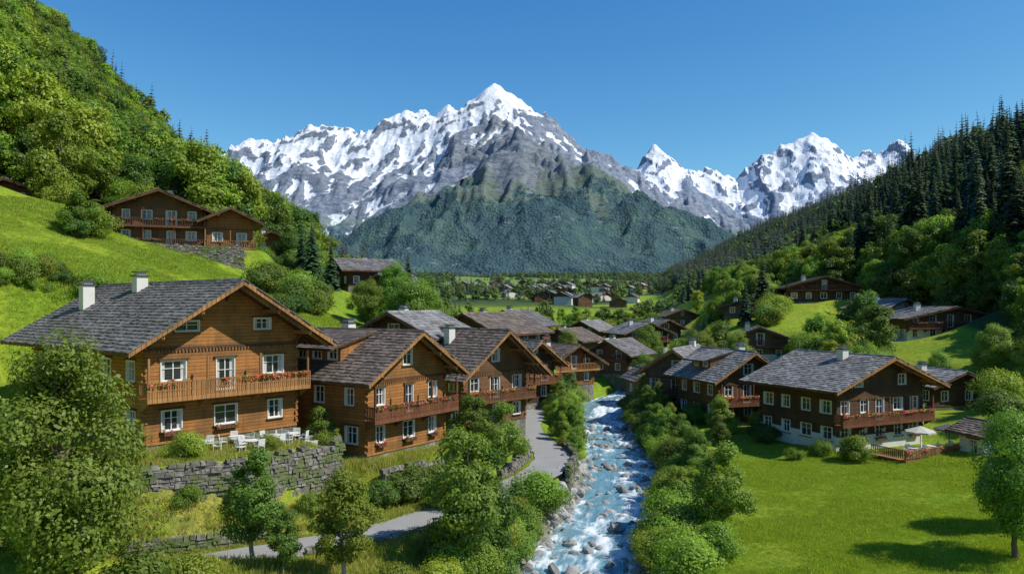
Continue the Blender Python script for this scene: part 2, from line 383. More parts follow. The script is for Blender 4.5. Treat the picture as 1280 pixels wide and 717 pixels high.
    for sd in (-1,1):
        xe=W/2+sd*Hd
        dk.hexa([(xe,Y0,e-th),(W/2,Y0,r-th),(W/2,Y1,r-th),(xe,Y1,e-th)],[(xe,Y0,e),(W/2,Y0,r),(W/2,Y1,r),(xe,Y1,e)])
        q=-.08
        while q<SL-.05:
            y=Y0-.06+random.uniform(-.1,0)
            q1=min(q+tile*1.3,SL+.02)
            while y<Y1+.05:
                w=tile*random.uniform(.7,1.3);y2=min(y+w,Y1+.1);ho=.075+random.uniform(0,.04);jq=random.uniform(-.05,.05)
                P=lambda qq,yy,o:(W/2+sd*(Hd-qq*cs)+sd*o*sn,yy,e+qq*sn+o*cs)
                tl.hexa([P(q+jq,y,.01),P(q+jq,y2-.012,.01),P(q1,y2-.012,.004),P(q1,y,.004)],[P(q+jq,y,ho),P(q+jq,y2-.012,ho+random.uniform(-.02,.02)),P(q1,y2-.012,.03),P(q1,y,.03)])
                y=y2
            q+=tile
        for yy in ((Y0-.075,Y0-.02),(Y1+.02,Y1+.075)):
            x2=W/2+sd*.003
            B=[(xe,yy[0],e-.30),(x2,yy[0],r-.30),(x2,yy[1],r-.30),(xe,yy[1],e-.30)];T=[(xe,yy[0],e+.03),(x2,yy[0],r+.03),(x2,yy[1],r+.03),(xe,yy[1],e+.03)]
            wd.hexa(B,T,1)
        if near:
            x2=W/2+sd*.003;yy=(Y0+.45,Y0+.5)
            wd.hexa([(xe-sd*.3,yy[0],e-.5+.3*tt),(x2,yy[0],r-.5),(x2,yy[1],r-.5),(xe-sd*.3,yy[1],e-.5+.3*tt)],[(xe-sd*.3,yy[0],e-th-.01+.3*tt),(x2,yy[0],r-th-.01),(x2,yy[1],r-th-.01),(xe-sd*.3,yy[1],e-th-.01+.3*tt)],1)
        wd.hexa([(xe+sd*.02,Y0,e-.2),(xe+sd*.07,Y0,e-.2),(xe+sd*.07,Y1,e-.2),(xe+sd*.02,Y1,e-.2)],[(xe+sd*.02,Y0,e-.03),(xe+sd*.07,Y0,e-.03),(xe+sd*.07,Y1,e-.03),(xe+sd*.02,Y1,e-.03)],0)
        if near:
            y=Y0+.3
            while y<Y1-.2:
                xa=W/2+sd*(Hd-.06);xb=W/2+sd*(W/2);za=e-th-.004+.06*tt;zbb=e-th-.004+ox*tt
                dk.hexa([(xa,y,za-.14),(xb,y,zbb-.14),(xb,y+.1,zbb-.14),(xa,y+.1,za-.14)],[(xa,y,za),(xb,y,zbb),(xb,y+.1,zbb),(xa,y+.1,za)]);y+=.8
    y=Y0
    while y<Y1:
        w=min(.45,Y1-y);j=random.uniform(0,.02)
        tl.hexa([(W/2-.2,y,r-.02),(W/2+.2,y,r-.02),(W/2+.2,y+w-.02,r-.02),(W/2-.2,y+w-.02,r-.02)],[(W/2-.09,y,r+.13+j),(W/2+.09,y,r+.13+j),(W/2+.09,y+w-.02,r+.13+j),(W/2-.09,y+w-.02,r+.13+j)]);y+=w
    if dorm:
        y0,y1=dorm;xa=W*.47;xb=-.35;roof=lambda x:r-abs(x-W/2)*tt
        zA=roof(xa)+.12;t2=tt*.42;zB=zA-(xa-xb)*t2;xw=W*.07
        dk.hexa([(xb-.3,y0-.3,zB-.3*t2-.12),(xa,y0-.3,zA-.12),(xa,y1+.3,zA-.12),(xb-.3,y1+.3,zB-.3*t2-.12)],[(xb-.3,y0-.3,zB-.3*t2),(xa,y0-.3,zA),(xa,y1+.3,zA),(xb-.3,y1+.3,zB-.3*t2)])
        zW=zA-(xa-xw)*t2-.125
        ops=[]
        n=max(1,int((y1-y0)/1.6))
        for j in range(n):
            c=(y1-y0)*(j+.5)/n;zz0=roof(xw)+.22;zz1=zW-.16
            if zz1-zz0>.35: ops.append((c-.45,c+.45,zz0,zz1))
        O,S,N=(xw,y1),(0,-1),(-1,0)
        panel(wl,O,S,N,y1-y0,roof(xw)-.1,zW,[],ops)
        for o in ops: window(fr,gl,wd,O,S,N,o,False,.9,False)
        for yy in (y0,y1): wl.poly([(xw,yy,roof(xw)-.05),(xa,yy,roof(xa)-.05),(xa,yy,zA-.125),(xw,yy,zW)])
        q=0;LN=(xa-xb+.3)
        while q<LN-.05:
            y=y0-.35
            while y<y1+.35:
                w=tile*random.uniform(.7,1.3);y2=min(y+w,y1+.36);qa=q;qb=min(q+tile*1.3,LN);Z=lambda qq:zB-.3*t2+qq*t2
                tl.hexa([(xb-.33+qa,y,Z(qa)+.005),(xb-.33+qb,y,Z(qb)+.005),(xb-.33+qb,y2-.012,Z(qb)+.005),(xb-.33+qa,y2-.012,Z(qa)+.005)],[(xb-.33+qa,y,Z(qa)+.08),(xb-.33+qb,y,Z(qb)+.03),(xb-.33+qb,y2-.012,Z(qb)+.03),(xb-.33+qa,y2-.012,Z(qa)+.075)]);y=y2
            q+=tile
    for fx in (0.02,.25,.5,.75,.98):
        x=W*fx;zz=under(x)-.05-(.09*tt if fx!=.5 else 0)
        wd.box(x-.09,x+.09,Y0+.08,-.002,zz-.24,zz,1 if near else 0)
        if near and fx in (.02,.98,.5):
            wd.hexa([(x-.06,-.9,zz-.26),(x+.06,-.9,zz-.26),(x+.06,-.002,zz-1.1),(x-.06,-.002,zz-1.1)],[(x-.06,-.9,zz-.242),(x+.06,-.9,zz-.242),(x+.06,-.002,zz-.85),(x-.06,-.002,zz-.85)],0)
    for i in balc:
        z=i*fh+.12;bx0,bx1=-.35,W+.35;dp=1.15
        if i>=2: 
            hw=max(1.2,(r-z-1.9)/tt*.9);bx0,bx1=max(bx0,W/2-hw),min(bx1,W/2+hw)
        bal.box(bx0,bx1,-dp,-.105,z-.14,z)
        bal.box(bx0,bx1,-dp-.03,-dp+.05,z+.92,z+1.0);bal.box(bx0,bx1,-dp-.02,-dp+.03,z-.22,z+.06)
        x=bx0;jj=0
        while x<bx1-.05:
            bal.box(x,x+.105,-dp-.012,-dp+.014,z+.062,z+.918);x+=.15 if near else .3
        if near: bal.box(bx0,bx1,-dp-.028,-dp-.014,z+.45,z+.52)
        for xx in (bx0,bx1-.07):
            bal.box(xx,xx+.07,-dp+.052,-.08,z+.92,z+.998);bal.box(xx+.02,xx+.05,-dp+.052,-.08,z+.1,z+.25)
            y=-dp+.08
            while y<-.15: bal.box(xx+.02,xx+.05,y,y+.1,z+.252,z+.918);y+=.15
        n=max(2,int((bx1-bx0)/3)+1)
        for j in range(n):
            xx=bx0+.1+(bx1-bx0-.3)*j/(n-1)
            bal.hexa([(xx,-dp+.1,z-.26),(xx+.12,-dp+.1,z-.26),(xx+.12,-.108,z-.8),(xx,-.108,z-.8)],[(xx,-dp+.1,z-.142),(xx+.12,-dp+.1,z-.142),(xx+.12,-.108,z-.142),(xx,-.108,z-.142)])
            if i<=1: bal.box(xx,xx+.12,-dp+.055,-dp+.17,z+.002,min(z+2.4,under(max(0,min(W,xx)))-.3))
        if flw: flowers(fl,(bx0+.2,-dp-.12,z+.9),(bx1-.2,-dp-.12,z+.9),int((bx1-bx0)*(40 if near else 12)),.1,.26)
    ch=MB()
    for (cx,cy) in chim:
        x=W*cx;y=L*cy;zz=under(x);hh=r+.75-max(0,abs(x-W/2)*tt*.5)
        ch.box(x-.4,x+.4,y-.4,y+.4,zz-.5,hh,0);ch.box(x-.5,x+.5,y-.5,y+.5,hh+.002,hh+.1,1);ch.box(x-.3,x+.3,y-.3,y+.3,hh+.102,hh+.3,0);ch.box(x-.45,x+.45,y-.45,y+.45,hh+.302,hh+.38,1)
    wl.obj('walls',[M[wood]],E);pl.obj('plinth',[M[base]],E);fr.obj('window_frames',[M['white']],E)
    gl.obj('window_panes',[M['glass'],M['curt']],E);wd.obj('timber_trim',[M[trim],M['t_light'] if near else M[trim]],E);bal.obj('balcony',[M[rail]],E)
    fl.obj('balcony_flowers',[M['red'],M['leafA']],E);dk.obj('roof_deck',[M[trim]],E);tl.obj('roof_shingles',[M[tiles]],E)
    ch.obj('chimney',[M['plaster'],M['metal']],E)
    return E
OPT={
 'a':dict(wood='w_gold',trim='t_dark',tiles='tile_g',floors=2,balc=(1,),rail='t_light',chim=((.42,.58),(.22,.8)),oy=2.1,ox=1.8,tile=.36,ph=.4,winw=1.2,fh=3.0,wsp=3.3),
 'b':dict(wood='w_gold',trim='t_dark',tiles='tile_b',floors=2,balc=(1,),rail='t_red',chim=((.6,.75),),oy=1.5,ox=1.3,tile=.36,ph=.4,winw=.95,wsp=2.5,dorm=(3.2,8.2)),
 'c':dict(wood='w_mid',tiles='tile_b',floors=2,chim=((.3,.4),),ph=.6,wsp=2.4,rail='t_dark',oy=2.0,ox=1.8),
 'd':dict(wood='w_dark',tiles='tile_g',wsp=2.3,winw=.85),
 'e':dict(wood='w_orange',tiles='tile_b',floors=1,rail='t_light',near=False,ox=1.9),
 'f':dict(wood='w_mid',tiles='tile_g',floors=1,near=False),
 'g':dict(wood='w_grey',tiles='tile_g',floors=1,balc=(),chim=(),name='timber_shed',ox=.6,oy=.6,near=False),
 'h':dict(wood='w_dark',trim='t_dark',tiles='tile_l',floors=2,ph=1.5,base='plaster',balc=(1,),rail='t_red',chim=((.4,.35),),oy=1.7,ox=1.8,tile=.4,fh=2.5,winw=1.05,wsp=2.3),
 'i':dict(wood='w_mid',tiles='tile_l',floors=2,balc=(1,),fh=2.4,shut=True,chim=((.6,.3),),dorm=(2.5,6.5)),
 'j':dict(wood='w_grey',tiles='tile_l',floors=2,fh=2.4,chim=((.5,.8),)),
 'r':dict(wood='w_mid',tiles='tile_b',floors=1,balc=(0,1),rail='t_dark',near=False,ox=2.0,oy=2.0,chim=((.6,.6),)),
 's':dict(wood='w_orange',tiles='tile_b',floors=1,balc=(0,),rail='t_light',near=False,ox=1.3,oy=1.8,chim=()),
 't':dict(wood='w_orange',tiles='tile_b',floors=1,balc=(),near=False),
 'v':dict(wood='w_mid',tiles='tile_b',floors=1,balc=(),near=False),
 'l':dict(wood='w_grey',tiles='tile_l',floors=1,ph=2.3,base='plaster',balc=(1,),near=False,fh=2.4,rail='t_dark'),
 'm':dict(wood='plaster',tiles='tile_l',floors=1,base='plaster',balc=(1,),near=False,rail='t_dark'),
 'n':dict(wood='w_dark',tiles='tile_b',floors=1,near=False),
 'u':dict(wood='w_dark',tiles='tile_g',floors=1,near=False,balc=()),
}
for i,c in enumerate(CH):
    o=dict(OPT.get(c['k'],dict(wood=['w_mid','w_dark','w_grey'][i%3],tiles=['tile_g','tile_l','tile_b'][i%3],floors=1 if c['ze']-c['zb']<4.6 else 2,near=False,base=['stone','plaster'][i%2],ph=[.5,1.6][i%2],balc=(1,) if c['ze']-c['zb']>3.5 else ())))
    if not o.get('near',True): o.setdefault('tile',.6)
    chalet(c['A'],c['al'],c['W'],c['L'],c['zb'],c['ze'],c['zr'],seed=i+3,**o)
# ------------------------------------------------------------------ ground sheet
def axis(lo,hi,f0,f1,step,g=1.07,mx=60):
    mid=list(np.arange(f0,f1+1e-6,step));s=step;x=f1;up=[]
    while x<hi: s=min(s*g,mx);x+=s;up.append(x)
    s=step;x=f0;dn=[]
    while x>lo: s=min(s*g,mx);x-=s;dn.append(x)
    return np.array(dn[::-1]+mid+up)
gx=axis(-6000,6500,-42,48,.5,1.045,90);gy=axis(-60,9500,30,112,.5,1.03,70)
GX,GY=np.meshgrid(gx,gy);GH=height(GX,GY)
V=np.stack([GX.ravel(),GY.ravel(),GH.ravel()],1);nx,ny=len(gx),len(gy)
ii=np.arange(nx*ny).reshape(ny,nx);F=np.stack([ii[:-1,:-1].ravel(),ii[:-1,1:].ravel(),ii[1:,1:].ravel(),ii[1:,:-1].ravel()],1)
def left_q(x,y): return np.interp(y,[20,45,56,69,84,108,150,400],[1,3.6,6,9,10,10,9,9])-x-.2*np.maximum(0,y-120)
def right_e(x,y): return x-.2*np.maximum(0,y-60)
def edge_l(y): return np.interp(y,[70,95,115,140,300],[92,77,68,46,50])
def forest_l(x,y): return (left_q(x,y)>edge_l(y)+fbm(x/20,y/20,2,5)*4)&(y>60)
def forest_r(x,y): return (right_e(x,y)>np.interp(y,[80,110,180,300],[62,60,46,32]))&(y>70)
def wood_far(x,y):
    return sstep(fbm(x/110,y/160,4,12)-.22*np.exp(-((x/np.maximum(y,1)-.03)/.10)**2)*(1-sstep(y,1300,1700)),-.03,.07)
x,y=V[:,0],V[:,1]
C=np.ones((len(V),4),np.float32)
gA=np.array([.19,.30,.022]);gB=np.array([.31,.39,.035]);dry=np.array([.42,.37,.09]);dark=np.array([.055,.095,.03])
n1=(fbm(x/14,y/14,3,9)*.9+.5)[:,None].clip(0,1);col=gA*(1-n1)+gB*n1
dz=((poly_sd(x,y,[(-26,36.5),(-15,38),(-8,43),(-2,51),(-4,53),(-9,51),(-13,45),(-20,40.5)])<0)*1.0)[:,None]*(.6+.6*(fbm(x/2.5,y/2.5,3,4)[:,None]))
col=col*(1-dz.clip(0,1))+dry*dz.clip(0,1)
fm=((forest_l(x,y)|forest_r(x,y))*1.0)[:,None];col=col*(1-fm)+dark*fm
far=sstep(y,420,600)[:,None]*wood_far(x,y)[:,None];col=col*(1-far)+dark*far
far_haze=(sstep(y,400,1400)*.45)[:,None];col=col*(1-far_haze)+np.array([.16,.25,.14])*far_haze  # aerial haze painted into the ground colour, growing with distance
dr=np.abs(x-river_x(y));bk=((1-sstep(dr,3.0,5.2))*(y<RY_END))[:,None];col=col*(1-bk)+np.array([.24,.23,.20])*bk
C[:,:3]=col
t=NT('meadow_grass')
at=t.n('ShaderNodeVertexColor');at.layer_name='Col';p=t.pos()
n1=t.noise(p,1.3,5,.7);n2=t.noise(p,7,4,.7);n3=t.noise(p,.12,4,.6)
a=t.mix(t.ramp(n1,.3,.7),t.mix(1.0,at.outputs[0],(.62,.72,.7),'MULTIPLY'),t.mix(1.0,at.outputs[0],(1.15,1.1,1.0),'MULTIPLY'))
a=t.mix(t.ramp(n2,.38,.62),t.mix(1.0,a,(.62,.70,.64),'MULTIPLY'),a)
a=t.mix(t.ramp(n3,.42,.62,0,.6),a,t.mix(1.0,a,(1.3,1.06,1.3),'MULTIPLY'))
t.bsdf(a,.9,.12,n2,.9,.12);M['grass']=t.mat
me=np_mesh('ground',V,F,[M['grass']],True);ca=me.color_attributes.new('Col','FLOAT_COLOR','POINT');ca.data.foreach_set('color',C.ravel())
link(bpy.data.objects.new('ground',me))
# ------------------------------------------------------------------ path
Ti=np.gradient(PATHC[:,:2],axis=0);Ti/=np.linalg.norm(Ti,axis=1)[:,None];Nn=np.stack([Ti[:,1],-Ti[:,0]],1)
V=[]
for i in range(len(PATHC)):
    wj=1.6+.08*math.sin(i*1.7)
    for k in range(5):
        a=(k/4-.5)*2*wj;V.append((PATHC[i,0]+Nn[i,0]*a,PATHC[i,1]+Nn[i,1]*a,PATHC[i,2]+.02*(1-(a/1.6)**2)))
n=len(PATHC);F=[(i*5+k,i*5+k+1,(i+1)*5+k+1,(i+1)*5+k) for i in range(n-1) for k in range(4)]
t=NT('worn_asphalt');p=t.pos();a=t.mix(t.noise(p,.7,4,.6),(.26,.255,.24),(.38,.37,.345));g=t.noise(p,40,3);a=t.mix(t.ramp(g,.3,.7,0,.35),a,(.18,.18,.175));a=t.mix(t.ramp(t.noise(p,2.2,6,.75),.60,.68,0,.45),a,(.16,.17,.11));t.bsdf(a,.9,.2,g,.3,.01)
link(bpy.data.objects.new('footpath',np_mesh('footpath',V,F,[t.mat],True)))
# ------------------------------------------------------------------ river
L=np.concatenate([[0],np.cumsum(np.linalg.norm(np.diff(RIV,axis=0),axis=1))]);ls=np.concatenate([np.arange(0,130,.22),np.arange(130,L[-1],1.0)])
ls=ls[np.interp(ls,L,RIV[:,1])<RY_END-2]
RX=np.interp(ls,L,RIV[:,0]);RY=np.interp(ls,L,RIV[:,1]);Tt=np.stack([np.gradient(RX),np.gradient(RY)],1);Tt/=np.linalg.norm(Tt,axis=1)[:,None];Nn=np.stack([Tt[:,1],-Tt[:,0]],1)
na=39;hw=4.3;U=np.linspace(-hw,hw,na)
VX=RX[:,None]+Nn[:,0:1]*U;VY=RY[:,None]+Nn[:,1:2]*U
wv=ridged(ls[:,None]/2.2+0*U,U[None]/1.0+0*ls[:,None],4,3)*.18+fbm(ls[:,None]/.7+0*U,U[None]/.45+0*ls[:,None],3,6)*.10
st=.16*np.sin(ls*.9+np.sin(ls*.31)*2)[:,None]
VZ=gfl(VY)+.0+wv+st*np.exp(-(U/3.2)**2)
V=np.stack([VX.ravel(),VY.ravel(),VZ.ravel()],1);ii=np.arange(len(ls)*na).reshape(len(ls),na);F=np.stack([ii[:-1,:-1].ravel(),ii[:-1,1:].ravel(),ii[1:,1:].ravel(),ii[1:,:-1].ravel()],1)
fo=np.clip(.5+wv/.2*.5-.27+.7*fbm(ls[:,None]/6+0*U,U[None]/2.2+0*ls[:,None],3,8)+.25*(np.abs(U)/hw)[None]**3,0,1)
t=NT('river_water')
uv=t.n('ShaderNodeUVMap');mp=t.n('ShaderNodeMapping');t.l(uv.outputs[0],mp.inputs[0]);mp.inputs['Scale'].default_value=(1.6,.45,1)
nz=t.noise(mp.outputs[0],1.6,8,.72);mp2=t.n('ShaderNodeMapping');t.l(uv.outputs[0],mp2.inputs[0]);mp2.inputs['Scale'].default_value=(4,1.5,1);nf=t.noise(mp2.outputs[0],1.5,6,.75)
at=t.n('ShaderNodeAttribute');at.attribute_name='foam'
s_=t.math('ADD',t.math('MULTIPLY',at.outputs['Fac'],.8),t.math('MULTIPLY_ADD',nz,.9,t.math('MULTIPLY',nf,.5)))
ff=t.ramp(s_,1.0,1.42)
wc=t.mix(nz,(.06,.17,.22),(.22,.40,.46));a=t.mix(ff,wc,(.74,.79,.81));b=t.bsdf(a,t.ramp(ff,0,1,.12,.6),.5,nf,.6,.08)
me=np_mesh('river',V,F,[t.mat],True);uvl=me.uv_layers.new(name='UVMap');uvv=np.stack([np.broadcast_to(U,(len(ls),na)).ravel(),np.broadcast_to(ls[:,None],(len(ls),na)).ravel()],1);li=np.empty(len(me.loops),np.int32);me.loops.foreach_get('vertex_index',li);uvl.data.foreach_set('uv',uvv[li].astype(np.float32).ravel())
fa=me.attributes.new('foam','FLOAT','POINT');fa.data.foreach_set('value',fo.ravel().astype(np.float32))
link(bpy.data.objects.new('river',me))
# ------------------------------------------------------------------ mountains
def ridge_h(X,Y,RL):
    Hh=np.full(X.shape,-400.)
    for pts,s in RL:
        P=np.array(pts,float)
        for i in range(len(P)-1):
            a=P[i];b=P[i+1];e=b[:2]-a[:2];tt=np.clip(((X-a[0])*e[0]+(Y-a[1])*e[1])/(e@e),0,1)
            dd=np.hypot(X-a[0]-e[0]*tt,Y-a[1]-e[1]*tt);z=a[2]+(b[2]-a[2])*tt
            h=z-s*dd*(1-.12*np.clip(dd/900,0,1));Hh=np.maximum(Hh,h)
    return Hh
def spurs(ridge,n,dirx,length,zend,seed,slope=.85):
    r=np.random.default_rng(seed);P=np.array(ridge,float);out=[];idx=np.linspace(0,len(P)-1.001,n)
    for q in idx:
        i=int(q);f=q-i;p=P[i]*(1-f)+P[i+1]*f;dx=dirx+r.uniform(-.35,.35);pts=[tuple(p)];ln=length*r.uniform(.75,1.25)
        for t_ in (.18,.4,.65,1.0):
            zz=p[2]*(1-t_)**1.25*r.uniform(.9,1.03)+zend*t_*r.uniform(.6,1.3)
            pts.append((p[0]+dx*ln*t_+r.uniform(-60,60),p[1]-ln*t_,zz))
        out.append((pts,slope))
        for k in (1,2,3):
            b=np.array(pts[k]);sgn=r.choice([-1,1]);l2=ln*.28
            out.append(([tuple(b),(b[0]+sgn*l2,b[1]-l2*.9,b[2]*.45)],slope*1.05))
    return out
def blur(A,n):
    for k in range(n):
        s=2**(k//2)
        A=(np.roll(A,s,0)+np.roll(A,-s,0)+np.roll(A,s,1)+np.roll(A,-s,1)+2*A)/6
    return A
def mountain(name,x0,x1,y0,y1,st,RL,snowf,forf,mat,namp=70,seed=1,warp=45,fine=.3,calm=()):
    xs=np.arange(x0,x1,st);ys=np.arange(y0,y1,st*1.15);X,Y=np.meshgrid(xs,ys)
    cm=np.ones(X.shape)
    for (cx,cy,cr,ck) in calm: cm*=1-ck*np.exp(-((X-cx)**2+((Y-cy))**2)/cr**2)
    wx=fbm(X/260,Y/260,4,seed)*warp*cm;wy=fbm(X/260,Y/260,4,seed+20)*warp*1.5*cm
    Hh=ridge_h(X+wx,Y+wy,RL)
    amp=namp*np.clip(Hh/500,.15,1.0)*cm
    wv_=fbm(X/180,Y/180,3,seed+30)*60
    Hh=Hh+(ridged(X/330,Y/330,7,seed+4)-.55)*amp*1.0+(ridged((X+wv_)/110,(Y+wv_)/240,6,seed+9)-.5)*amp*fine+fbm(X/40,Y/40,3,seed+6)*amp*.10
    gyy,gxx=np.gradient(Hh,st*1.15,st);nz=1/np.sqrt(1+gxx**2+gyy**2)
    cv=np.clip((blur(Hh,7)-Hh)/(st*1.0),-1.2,1.2)+fbm((X+wv_)/70,Hh/260+Y/900,4,seed+50)*.45+fbm(X/150,Y/150,4,seed+51)*.55
    sn=snowf(X,Y,Hh,nz,cv);fr_=forf(X,Y,Hh,nz)
    V=np.stack([X.ravel(),Y.ravel(),Hh.ravel()],1);ii=np.arange(X.size).reshape(X.shape);F=np.stack([ii[:-1,:-1].ravel(),ii[:-1,1:].ravel(),ii[1:,1:].ravel(),ii[1:,:-1].ravel()],1)
    me=np_mesh(name,V,F,[mat],True)
    for nm,ar in (('snow',sn),('forest',fr_)):
        a_=me.attributes.new(nm,'FLOAT','POINT');a_.data.foreach_set('value',ar.ravel().astype(np.float32))
    link(bpy.data.objects.new(name,me))
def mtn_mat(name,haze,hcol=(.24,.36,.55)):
    t=NT(name);p=t.pos()
    A1=t.n('ShaderNodeAttribute');A1.attribute_name='snow';A2=t.n('ShaderNodeAttribute');A2.attribute_name='forest'
    mp=t.n('ShaderNodeMapping');t.l(p,mp.inputs[0]);mp.inputs['Scale'].default_value=(1,1,2.6)
    nr=t.noise(mp.outputs[0],.014,10,.70);nb=t.noise(p,.003,5,.6);nfi=t.noise(p,.05,6,.75)
    rock=t.mix(t.ramp(nr,.36,.64),(.12,.13,.155),(.40,.39,.385));rock=t.mix(t.ramp(nb,.45,.65,0,.5),rock,(.28,.26,.23))
    rock=t.mix(t.ramp(nfi,.55,.40,0,.45),rock,(.09,.10,.12))
    vo=t.n('ShaderNodeTexVoronoi');t.l(p,vo.inputs['Vector']);vo.inputs['Scale'].default_value=.1
    fcol=t.mix(t.ramp(vo.outputs['Distance'],.1,.7),(.06,.12,.07),(.022,.055,.042));fcol=t.mix(t.ramp(t.noise(p,.006,6,.7),.47,.62,0,.7),fcol,(.10,.17,.075))
    alp=t.mix(t.ramp(nfi,.3,.7),(.13,.17,.07),(.23,.24,.12))
    ff=t.math('ADD',A2.outputs['Fac'],t.math('MULTIPLY_ADD',nr,.9,-.45));ff2=t.math('ADD',ff,t.math('MULTIPLY_ADD',nfi,.6,-.3))
    a=t.mix(t.ramp(ff,.22,.42),rock,alp);a=t.mix(t.ramp(ff2,.50,.66),a,fcol)
    ga=t.math('MULTIPLY',t.ramp(t.noise(mp.outputs[0],.009,7,.72),.60,.66),t.ramp(ff,.3,.9,1,.8));a=t.mix(ga,a,(.32,.32,.29))
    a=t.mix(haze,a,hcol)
    sf=t.math('ADD',A1.outputs['Fac'],t.math('ADD',t.math('MULTIPLY_ADD',nfi,.30,-.15),t.math('MULTIPLY_ADD',nr,.8,-.4)));sm=t.ramp(sf,.43,.56)
    a=t.mix(sm,a,(.84,.87,.91))
    hgt=t.math('ADD',t.math('MULTIPLY',nr,1.15),t.math('MULTIPLY',nfi,.35))
    vh=t.math('MULTIPLY',t.math('MULTIPLY',vo.outputs['Distance'],-.45),t.ramp(ff2,.55,.7))
    hg=t.math('MULTIPLY',t.math('ADD',hgt,vh),t.ramp(sm,0,1,1,.7))
    t.bsdf(a,.9,.12,hg,1.0,26);return t.mat
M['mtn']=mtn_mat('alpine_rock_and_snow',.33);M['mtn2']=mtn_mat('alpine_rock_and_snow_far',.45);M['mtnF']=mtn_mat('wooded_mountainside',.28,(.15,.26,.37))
main=[(-3200,5100,760),(-2579,5000,884),(-2316,5000,1020),(-2105,5000,1052),(-1921,5000,1040),(-1695,5000,1125),(-1553,5000,1095),(-1421,5000,1175),(-1158,5000,1262),(-947,5000,1222),(-632,5000,1285),(-421,5000,1340),(-263,5000,1395),(-190,5000,1425),(-116,5000,1488),(-40,5000,1432),(53,5000,1378),(150,5000,1320),(263,5000,1245),(474,5000,1095),(737,5000,945),(1000,5000,800),(1368,5000,650),(1900,5000,480)]
link_r=[(-116,5000,1482),(-60,4750,1245),(10,4400,1000),(30,4000,880),(36,3400,785)]
link2=[(-116,5000,1482),(-330,4700,1150),(-480,4350,820),(-560,4000,520)]
RLm=[(main,.95)]+spurs(main[1:-1],15,.08,1150,240,5)+[(link_r,.95),(link2,1.0)]
def snow_main(X,Y,Z,nz,cv):
    line=np.interp(X,[-2600,-1200,-500,-200,60,500],[700,730,830,990,1150,1160])+fbm(X/260,Y/260,4,31)*150
    return np.clip(.5+(Z-line)/380,0,1.1)*(.45+.55*sstep(nz,.44,.64))+cv*.40+np.clip((Z-1200)/350,0,.6)
def for_main(X,Y,Z,nz): return np.clip(.5+(430-Z)/260,0,1)
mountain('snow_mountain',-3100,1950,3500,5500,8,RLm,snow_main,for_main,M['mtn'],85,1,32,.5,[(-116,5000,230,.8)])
back=[(300,6600,900),(821,6500,1235),(1026,6500,1200),(1120,6500,1290),(1218,6500,1400),(1403,6500,1250),(1642,6500,1160),(1916,6500,1200),(2189,6500,1335),(2395,6500,1425),(2500,6500,1490),(2566,6500,1535),(2660,6500,1420),(2771,6500,1350),(3010,6500,1335),(3181,6500,1370),(3353,6500,1435),(3558,6500,1290),(3968,6500,1145),(4516,6500,974),(5200,6500,800)]
RLb=[(back,1.0)]+spurs(back[1:-1],12,-.1,1300,420,9,.9)
def snow_b(X,Y,Z,nz,cv): return np.clip(.55+(Z-(850+fbm(X/300,Y/300,4,33)*180))/360,0,1.1)*(.45+.55*sstep(nz,.44,.64))+cv*.42+np.clip((Z-1300)/350,0,.3)
def for_b(X,Y,Z,nz): return np.clip(.5+(560-Z)/260,0,1)
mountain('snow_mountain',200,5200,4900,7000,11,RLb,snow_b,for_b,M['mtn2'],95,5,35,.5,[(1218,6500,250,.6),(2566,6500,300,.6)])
rF=[(-1150,2650,20),(-790,2850,190),(-663,3000,300),(-505,3050,395),(-316,3100,480),(-143,3250,600),(36,3400,785),(180,3350,700),(358,3250,606),(600,3050,440),(821,3000,345),(1010,3000,270),(1250,2950,130),(1500,2900,20)]
RLf=[(rF,.72),(link_r,.85)]+spurs(rF[1:-1],9,.02,1150,40,12,.62)
def snow_f(X,Y,Z,nz,cv): return np.clip(.1+(Z-800)/500,0,.5)+cv*.10
def for_f(X,Y,Z,nz): return np.clip(.5+((np.interp(X,[-600,0,400,900],[450,510,530,620])+fbm(X/170,Y/170,4,35)*150)-Z)/210,0,1)*(.7+.3*sstep(nz,.5,.78))
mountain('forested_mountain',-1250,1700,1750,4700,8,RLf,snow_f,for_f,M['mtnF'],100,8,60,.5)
rR=[(760,1900,40),(950,1900,120),(1400,1900,240),(2300,2000,400),(3200,2300,500)]
mountain('forested_mountain',500,3400,1300,2700,14,[(rR,.55)]+spurs(rR,5,-.4,500,60,22,.6),lambda X,Y,Z,n,c:0*Z,lambda X,Y,Z,n:1+0*Z,M['mtnF'],50,15,50)
